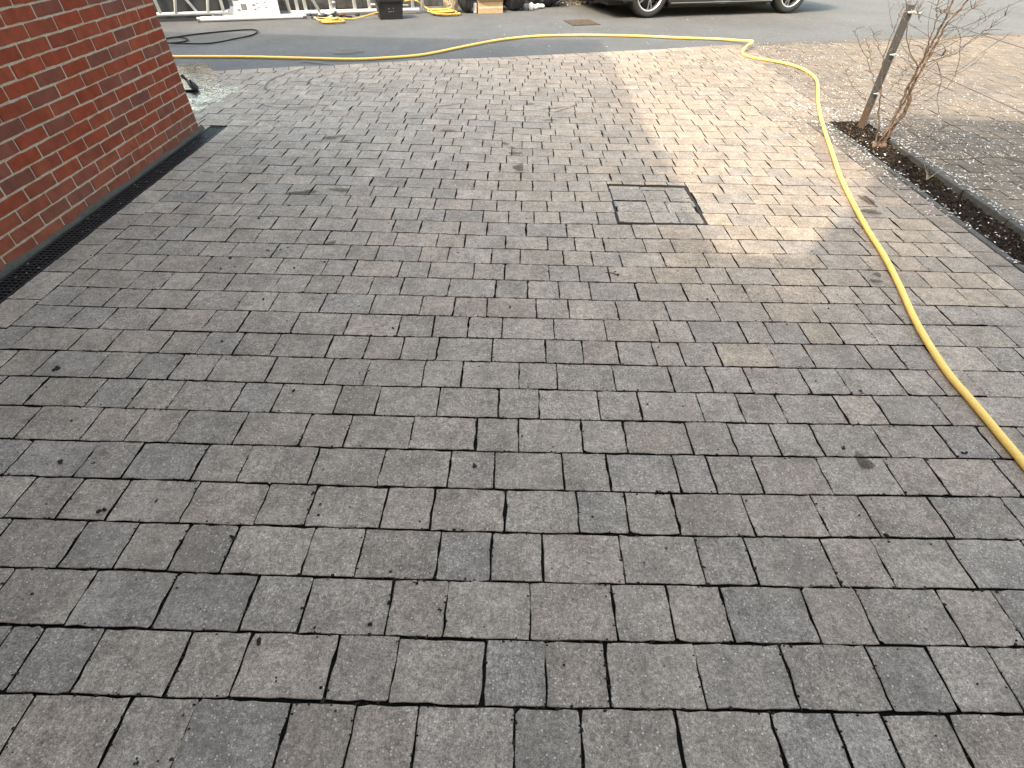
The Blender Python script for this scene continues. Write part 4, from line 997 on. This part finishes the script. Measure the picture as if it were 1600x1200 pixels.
# pipe fittings in a heap
pf = tag(empty('pipe_fittings', (-3.02, 10.17, 0), .3), 'jumble of dark and silver pipe fittings heaped at the foot of the posts', 'fittings')
rr = random.Random(11)
for q in range(16):
    p = Vector((rr.uniform(-.34, .42), rr.uniform(-.10, .10), rr.uniform(.02, .05))); a = rr.uniform(0, 3.1); d = Vector((math.cos(a), math.sin(a)*.6, rr.uniform(-.2, .3)))*rr.uniform(.03, .07)
    g = MB(); g.tube([p-d, p+d], rr.uniform(.008, .02), 8); 
    if q % 3 == 0: g.blob(p, (.028, .022, .02), q, 1)
    g.build('fitting', M[rr.choice(('black_plastic', 'steel', 'rust', 'white_dull', 'black_plastic'))], pf, True)
g = MB(); g.lathe([(.016, 0), (.016, .05), (.03, .052), (.03, .08), (.018, .085), (.018, .16), (.028, .165), (.028, .2), (0, .2)], 12, Matrix.Translation((.05, .03, .02))); g.build('standing_valve', M['steel'], pf, True)
# black storage box
bx = tag(empty('storage_box', (-2.115, 10.285, 0), .36), 'black plastic storage box with ribbed lid standing on the asphalt', 'box')
g = MB(); V = []
for z, sx_, sy_ in ((0, .178, .125), (.235, .205, .148)): V += [(-sx_, -sy_, z), (sx_, -sy_, z), (sx_, sy_, z), (-sx_, sy_, z)]
g.add(V, [(3, 2, 1, 0), (4, 5, 6, 7)] + [(i, (i+1) % 4, 4+(i+1) % 4, 4+i) for i in range(4)]); g.build('body', M['box_black'], bx)
g = MB(); g.bbox(-.225, .225, -.165, .165, .232, .275, .008); lid = g.build('lid', M['box_black'], bx)
for i in range(9): g = MB(); x = -.19 + i*.0475; g.box(x-.008, x+.008, -.171, -.1652, .238, .268); g.build('rib', M['box_black'], lid)
for s in (-1, 1): g = MB(); g.bbox(s*.19-.02, s*.19+.02, -.176, -.166, .20, .262, .004); g.build('latch', M['black_plastic'], bx)
for (x, z) in ((-.03, .10), (.0, .10), (.04, .10), (-.03, .14), (.04, .145)): g = MB(); g.box(x-.004, x+.004, -.1385 - z*.02, -.130, z, z+.006); g.build('label_mark', M['white_dull'], bx)
# two yellow coils
def coil(loc, r0, turns, label, tail, seed):
    rr = random.Random(seed); P = []; n = 22
    for i in range(int(n*turns)):
        a = 2*math.pi*i/n; r = r0*(1 + .10*math.sin(i*.17+seed)) ; P.append((r*math.cos(a) + .05*math.sin(i*.05), r*.78*math.sin(a) + .04*math.cos(i*.07), .012 + .018*(i/n)*.5 + .006*math.sin(a*2+i*.1)))
    P += tail
    g = MB(); g.tube(smooth_path(P, 2), .010, 8)
    return tag(g.build('hose_coil', M['yellow_coil'], smooth=True, loc=loc), label, 'hose', 'yellow hose coils by the far wall')
coil((-2.95, 9.77, 0), .17, 4.2, 'flat coil of yellow hose on the asphalt left of the black box', [(.3, .22, .02), (.5, .38, .05), (.72, .46, .09), (.95, .55, .06)], 1)
coil((-1.28, 10.72, 0), .21, 5.3, 'tangled coil of thin yellow hose around the white tub', [(-.25, .1, .05), (-.4, .2, .12), (-.55, .26, .17), (-.75, .27, .13)], 4)
# white tub wound with string
tb = tag(empty('white_tub', (-1.20, 10.98, 0)), 'white tub wrapped in tangled cord standing inside the yellow coil', 'tub')
g = MB(); g.lathe([(0, .0), (.11, 0), (.13, .30), (.138, .30), (.138, .315), (.125, .315), (.12, .29), (0, .28)], 20); g.build('tub', M['white_dull'], tb, True)
rr = random.Random(3); g = MB()
for q in range(16):
    a0, z0 = rr.uniform(3.3, 6.1), rr.uniform(.03, .22); P = []
    for k in range(7): a = a0 + k*.22*rr.choice((1, 1)); z = z0 + .05*math.sin(k*1.2+q); P.append(((.118+.07*z+.006)*math.cos(a), (.118+.07*z+.006)*math.sin(a), max(.01, z)))
    g.tube(smooth_path(P, 3), .0035, 5)
g.build('cord', M['straw'], tb, True)
# bin bags
def bag(loc, r, seed, label):
    b_ = MB(); bm = bmesh.new(); bmesh.ops.create_icosphere(bm, subdivisions=4, radius=1); rr = random.Random(seed); ph = [rr.uniform(0, 6) for _ in range(8)]
    for v in bm.verts:
        q = v.co.copy(); a = math.atan2(q.y, q.x)
        fold = .10*math.sin(a*5+ph[0]+q.z*2) + .06*math.sin(a*11+ph[1]-q.z*4) + .05*math.sin(q.z*9+ph[2]+a*2) + .03*math.sin(a*19+ph[3]+q.z*7)
        d = 1 + fold; v.co = Vector((q.x*d*r[0], q.y*d*r[1], max(0, (q.z*.5+.5))*r[2]*(1+.06*math.sin(a*3+ph[4]))))
    bm.verts.index_update(); b_.add([v.co for v in bm.verts], [[v.index for v in f.verts] for f in bm.faces]); bm.free()
    t = tag(empty('bin_bag', loc), label, 'bag', 'black refuse bags along the far wall'); b_.build('sack', M['bin_bag'], t, True)
    g = MB(); g.lathe([(.03, r[2]*.96), (.02, r[2]*1.02), (.05, r[2]*1.12), (.03, r[2]*1.13)], 12); g.build('tied_neck', M['bin_bag'], t, True)
bag((-.92, 11.02, 0), (.16, .18, .55), 1, 'tall black refuse bag squeezed between white tub and cardboard box')
bag((-.10, 11.36, 0), (.21, .20, .48), 2, 'slumped black refuse bag just right of the cardboard box')
bag((.42, 11.95, 0), (.34, .24, .40), 5, 'low dark refuse bag at the end of the row near the car')
bag((-.42, 11.42, 0), (.24, .2, .62), 8, 'black refuse bag behind the cardboard box')
# cardboard box
cb = tag(empty('cardboard_box', (-.545, 11.13, 0), .29), 'brown cardboard box standing open among black refuse bags', 'box')
g = MB()
for (x0, x1, y0, y1) in ((-.215, .215, -.15, -.145), (-.215, .215, .145, .15), (-.215, -.21, -.145, .145), (.21, .215, -.145, .145)): g.box(x0, x1, y0, y1, 0, .165)
g.box(-.21, .21, -.145, .145, 0, .005); g.build('carton', M['card'], cb)
g = MB(); g.box(-.215, .215, -.005, 0, 0, .13, M=Matrix.Translation((0, -.149, .165)) @ Matrix.Rotation(math.radians(38), 4, 'X')); g.build('flap', M['card'], cb)
g = MB(); g.box(-.215, .215, 0, .005, 0, .13, M=Matrix.Translation((0, .149, .165)) @ Matrix.Rotation(math.radians(-60), 4, 'X')); g.build('flap', M['card'], cb)
g = MB(); g.box(-.215, .215, -.1525, -.1505, .068, .095); g.build('tape', M['straw'], cb)
cn = tag(empty('grey_canister', (-.775, 10.98, 0)), 'small pale grey canister between refuse bag and cardboard box', 'canister')
g = MB(); g.lathe([(0, 0), (.032, 0), (.035, .01), (.035, .13), (.028, .145), (0, .145)], 14); g.build('can', M['white_dull'], cn, True)
g = MB(); g.lathe([(0, .1455), (.014, .1455), (.014, .17), (0, .17)], 10); g.build('cap', M['grey_print'], cn, True)
g = MB()
for q, (x, y, r) in enumerate(((0, 0, .07), (.06, .05, .05), (.13, .16, .055), (.19, .22, .05), (.03, .09, .05))): g.blob((x, y, r*.62), (r, r*.8, r*.8), q+3, 2, rough=.35)
tag(g.build('crumpled_sheet', M['white_dull'], loc=(.20, 11.46, 0)), 'crumpled white sheet lying against the low dark bag', 'sheet')
g = MB(); g.blob((0, 0, .04), (.04, .04, .045), 2, 2, rough=.06); tag(g.build('grey_ball', M['grey_print'], loc=(.06, 11.43, 0)), 'small round grey lump beside the crumpled white sheet', 'lump')
rr = random.Random(21); g = MB()
for q in range(260):
    x, y = rr.uniform(.5, 2.0), rr.gauss(0, .12); p = (x, 11.85 + .34*x + y, .012)
    leaf(g, p[0], p[1], p[2] + rr.uniform(0, .03), rr.uniform(.03, .07), rr.uniform(.015, .03), rr.choice(((.25, .2, .14), (.12, .09, .06), (.4, .36, .3), (.05, .045, .04))), rr, tilt=.8)
tag(g.build('dry_leaves', M['litter'], attr='pcol'), 'drift of dry brown leaves between the bags and the car', 'leaves', kind='stuff')
# dark block wall behind
wl = tag(empty('boundary_wall', (-8.2, 9.25, 0), UA), 'dark concrete block wall behind the white frames and refuse bags', 'wall')
g = MB(); g.box(0, 11.2, .03, .19, 0, 1.52); g.build('core', M['mortar'], wl)
bm_ = MB(); bm_.bbox(-.217, .217, -.10, .10, -.105, .105, .008); bme = bm_.mesh('concrete_block'); bme.materials.append(M['block_dark'])
for r in range(7):
    for c_ in range(25):
        o = link('concrete_block', bme, None, wl, (.22 + c_*.445 + (.2225 if r % 2 else 0) + rr.gauss(0, .002), .11 + rr.gauss(0, .003), .108 + r*.2165))

# ------------------------------------------------------------ car
car = tag(empty('parked_car', (3.275, 12.14, 0), .309), 'dark grey car with silver multi-spoke wheels parked across the road', 'car')
def hw(z): return .90 if z < .88 else .90 - (z-.88)*.52
WB, RA = 1.425, .375
prof = [(-2.18, .26), (-2.29, .42), (-2.28, .60), (-2.12, .72), (-1.6, .84), (-1.02, .93), (-.62, 1.16), (-.22, 1.35), (.15, 1.43), (.75, 1.43), (1.25, 1.33), (1.75, 1.12), (2.12, 1.05), (2.26, .92), (2.30, .62), (2.22, .32)]
arc = lambda cx: [(cx + RA*math.cos(t), .335 + RA*math.sin(t)) for t in [math.radians(a) for a in range(-18, 199, 12)]]
bot = [(1.80, .24)] + arc(WB) + [(1.04, .175), (0, .165), (-1.04, .175)] + arc(-WB) + [(-1.80, .235)]
full = prof + bot; n = len(full)
g = MB(); SL = [(-1.0, .978), (-.985, .992), (-.95, 1.0), (.95, 1.0), (.985, .992), (1.0, .978)]
for s, k in SL:
    for (x, z) in full: zz = .6 + (z-.6)*k; xx = x*k; g.v.append((xx, s*hw(z), zz)); g.c.append(None)
for r in range(len(SL)-1):
    for i in range(n): g.f.append((r*n+i, r*n+(i+1) % n, (r+1)*n+(i+1) % n, (r+1)*n+i))
g.f.append(tuple(range(n))[::-1]); g.f.append(tuple((len(SL)-1)*n+i for i in range(n)))
me = g.mesh('body'); bm = bmesh.new(); bm.from_mesh(me); bmesh.ops.triangulate(bm, faces=[f for f in bm.faces if len(f.verts) > 4]); bmesh.ops.recalc_face_normals(bm, faces=bm.faces); bm.to_mesh(me); bm.free()
link('body', me, M['car_paint'], car)
g = MB(); g.box(-1.0, 1.0, -.78, .78,   .13, .167); g.box(-2.1, -1.82, -.7, .7, .17, .24); g.box(1.82, 2.15, -.7, .7, .2, .26); g.build('underbody', M['car_trim'], car)
for s in (-1, 1):
    for nm, W in (('side_window', [(-.78, .97), (-.55, 1.13), (-.20, 1.29), (.14, 1.365), (.30, 1.37), (.30, .99)]), ('side_window', [(.36, .99), (.36, 1.37), (.74, 1.365), (1.15, 1.27), (1.42, 1.15), (1.38, 1.02)])):
        g = MB(); V = [(x, s*(hw(z)+.003), z) for x, z in W] + [(x, s*(hw(z)-.012), z) for x, z in W]; k = len(W)
        g.add(V, [tuple(range(k)), tuple(range(k, 2*k))[::-1]] + [(i, k+i, k+(i+1) % k, (i+1) % k) for i in range(k)]); g.build(nm, M['car_glass'], car)
    g = MB(); g.bbox(-1.02, 1.02, s*.903-.006, s*.903+.006, .200, .210, .003); g.build('sill_trim', M['sill_trim'], car)
    for x0 in (-.98, .33):
        g = MB(); g.box(x0, x0+.004, s*.9005-.003, s*.9005+.003, .30, .93); d_ = g.build('door_seam', M['car_trim'], car)
        g = MB(); g.bbox(x0+.95-(.12 if x0 < 0 else .25), x0+1.10-(.12 if x0 < 0 else .25), s*.915-.014, s*.915+.014, .80, .825, .006); g.build('door_handle', M['car_paint'], car)
    g = MB(); g.bbox(-.72, -.58, s*1.0-.09, s*1.0+.09, .97, 1.08, .03); g.build('mirror', M['car_paint'], car)
    g = MB(); g.bbox(-2.285, -1.98, s*.70-.18, s*.70+.18, .60, .70, .03); g.build('headlight', M['car_light'], car)
    g = MB(); g.bbox(2.16, 2.31, s*.68-.2, s*.68+.2, .78, .90, .03); g.build('tail_light', M['car_tail'], car)
for nm, W in (('windscreen', [(-1.0, .945), (-.24, 1.352)]), ('rear_window', [(1.27, 1.33), (1.74, 1.13)])):
    g = MB(); (xa, za), (xb, zb) = W; V = [(xa, -hw(za)+.08, za+.008), (xa, hw(za)-.08, za+.008), (xb, hw(zb)-.06, zb+.008), (xb, -hw(zb)+.06, zb+.008)]
    g.add(V + [(x, y, z-.012) for x, y, z in V], [(0, 1, 2, 3), (7, 6, 5, 4), (0, 4, 5, 1), (1, 5, 6, 2), (2, 6, 7, 3), (3, 7, 4, 0)]); g.build(nm, M['car_glass'], car)
g = MB(); g.bbox(-2.30, -2.24, -.45, .45, .36, .50, .01); g.build('grille', M['car_trim'], car)
for x in (-WB, WB):
    for s in (-1, 1):
        w = empty('wheel', (x, s*.79, .335)); w.parent = car; w.rotation_euler = (math.radians(90 if s < 0 else -90), .35 + x, 0)
        g = MB(); g.lathe([(.245, -.10), (.30, -.112), (.325, -.10), (.336, -.07), (.336, .07), (.325, .10), (.30, .112), (.245, .10)], 48, close=True); g.build('tyre', M['tyre'], w, True)
        g = MB(); g.lathe([(.247, -.098), (.252, -.09), (.252, .098), (.243, .106), (.225, .100), (.216, .07), (.216, -.09)], 48, close=True); g.build('rim', M['rim'], w, True)
        for k in range(5):
            g = MB()
            for dlt in (-.16, .16):
                a = k*2*math.pi/5; a2 = a + dlt; p = Vector((.045*math.cos(a), .045*math.sin(a), .088)); q = Vector((.226*math.cos(a2), .226*math.sin(a2), .083)); t = (q-p).normalized(); nn = Vector((-t.y, t.x, 0))
                wd0, wd1 = .013, .009
                V = [p-nn*wd0+Vector((0, 0, -.02)), p+nn*wd0+Vector((0, 0, -.02)), q+nn*wd1+Vector((0, 0, -.02)), q-nn*wd1+Vector((0, 0, -.02)), p-nn*wd0*.6, p+nn*wd0*.6, q+nn*wd1*.6, q-nn*wd1*.6]
                g.add(V, [(3, 2, 1, 0), (4, 5, 6, 7), (0, 1, 5, 4), (1, 2, 6, 5), (2, 3, 7, 6), (3, 0, 4, 7)])
            g.build('spoke', M['rim'], w)
        g = MB(); g.lathe([(0, .05), (.055, .05), (.055, .085), (.035, .095), (0, .096)], 20); g.build('hub_cap', M['rim'], w, True)
        g = MB(); g.lathe([(0, .0), (.165, .0), (.165, .02), (0, .02)], 28); g.build('brake_disc', M['rim_dark'], w)
        g = MB(); g.lathe([(0, -.09), (.214, -.09), (.214, -.08), (0, -.08)], 28); g.build('wheel_back', M['car_trim'], w)
bpy.context.view_layer.update()
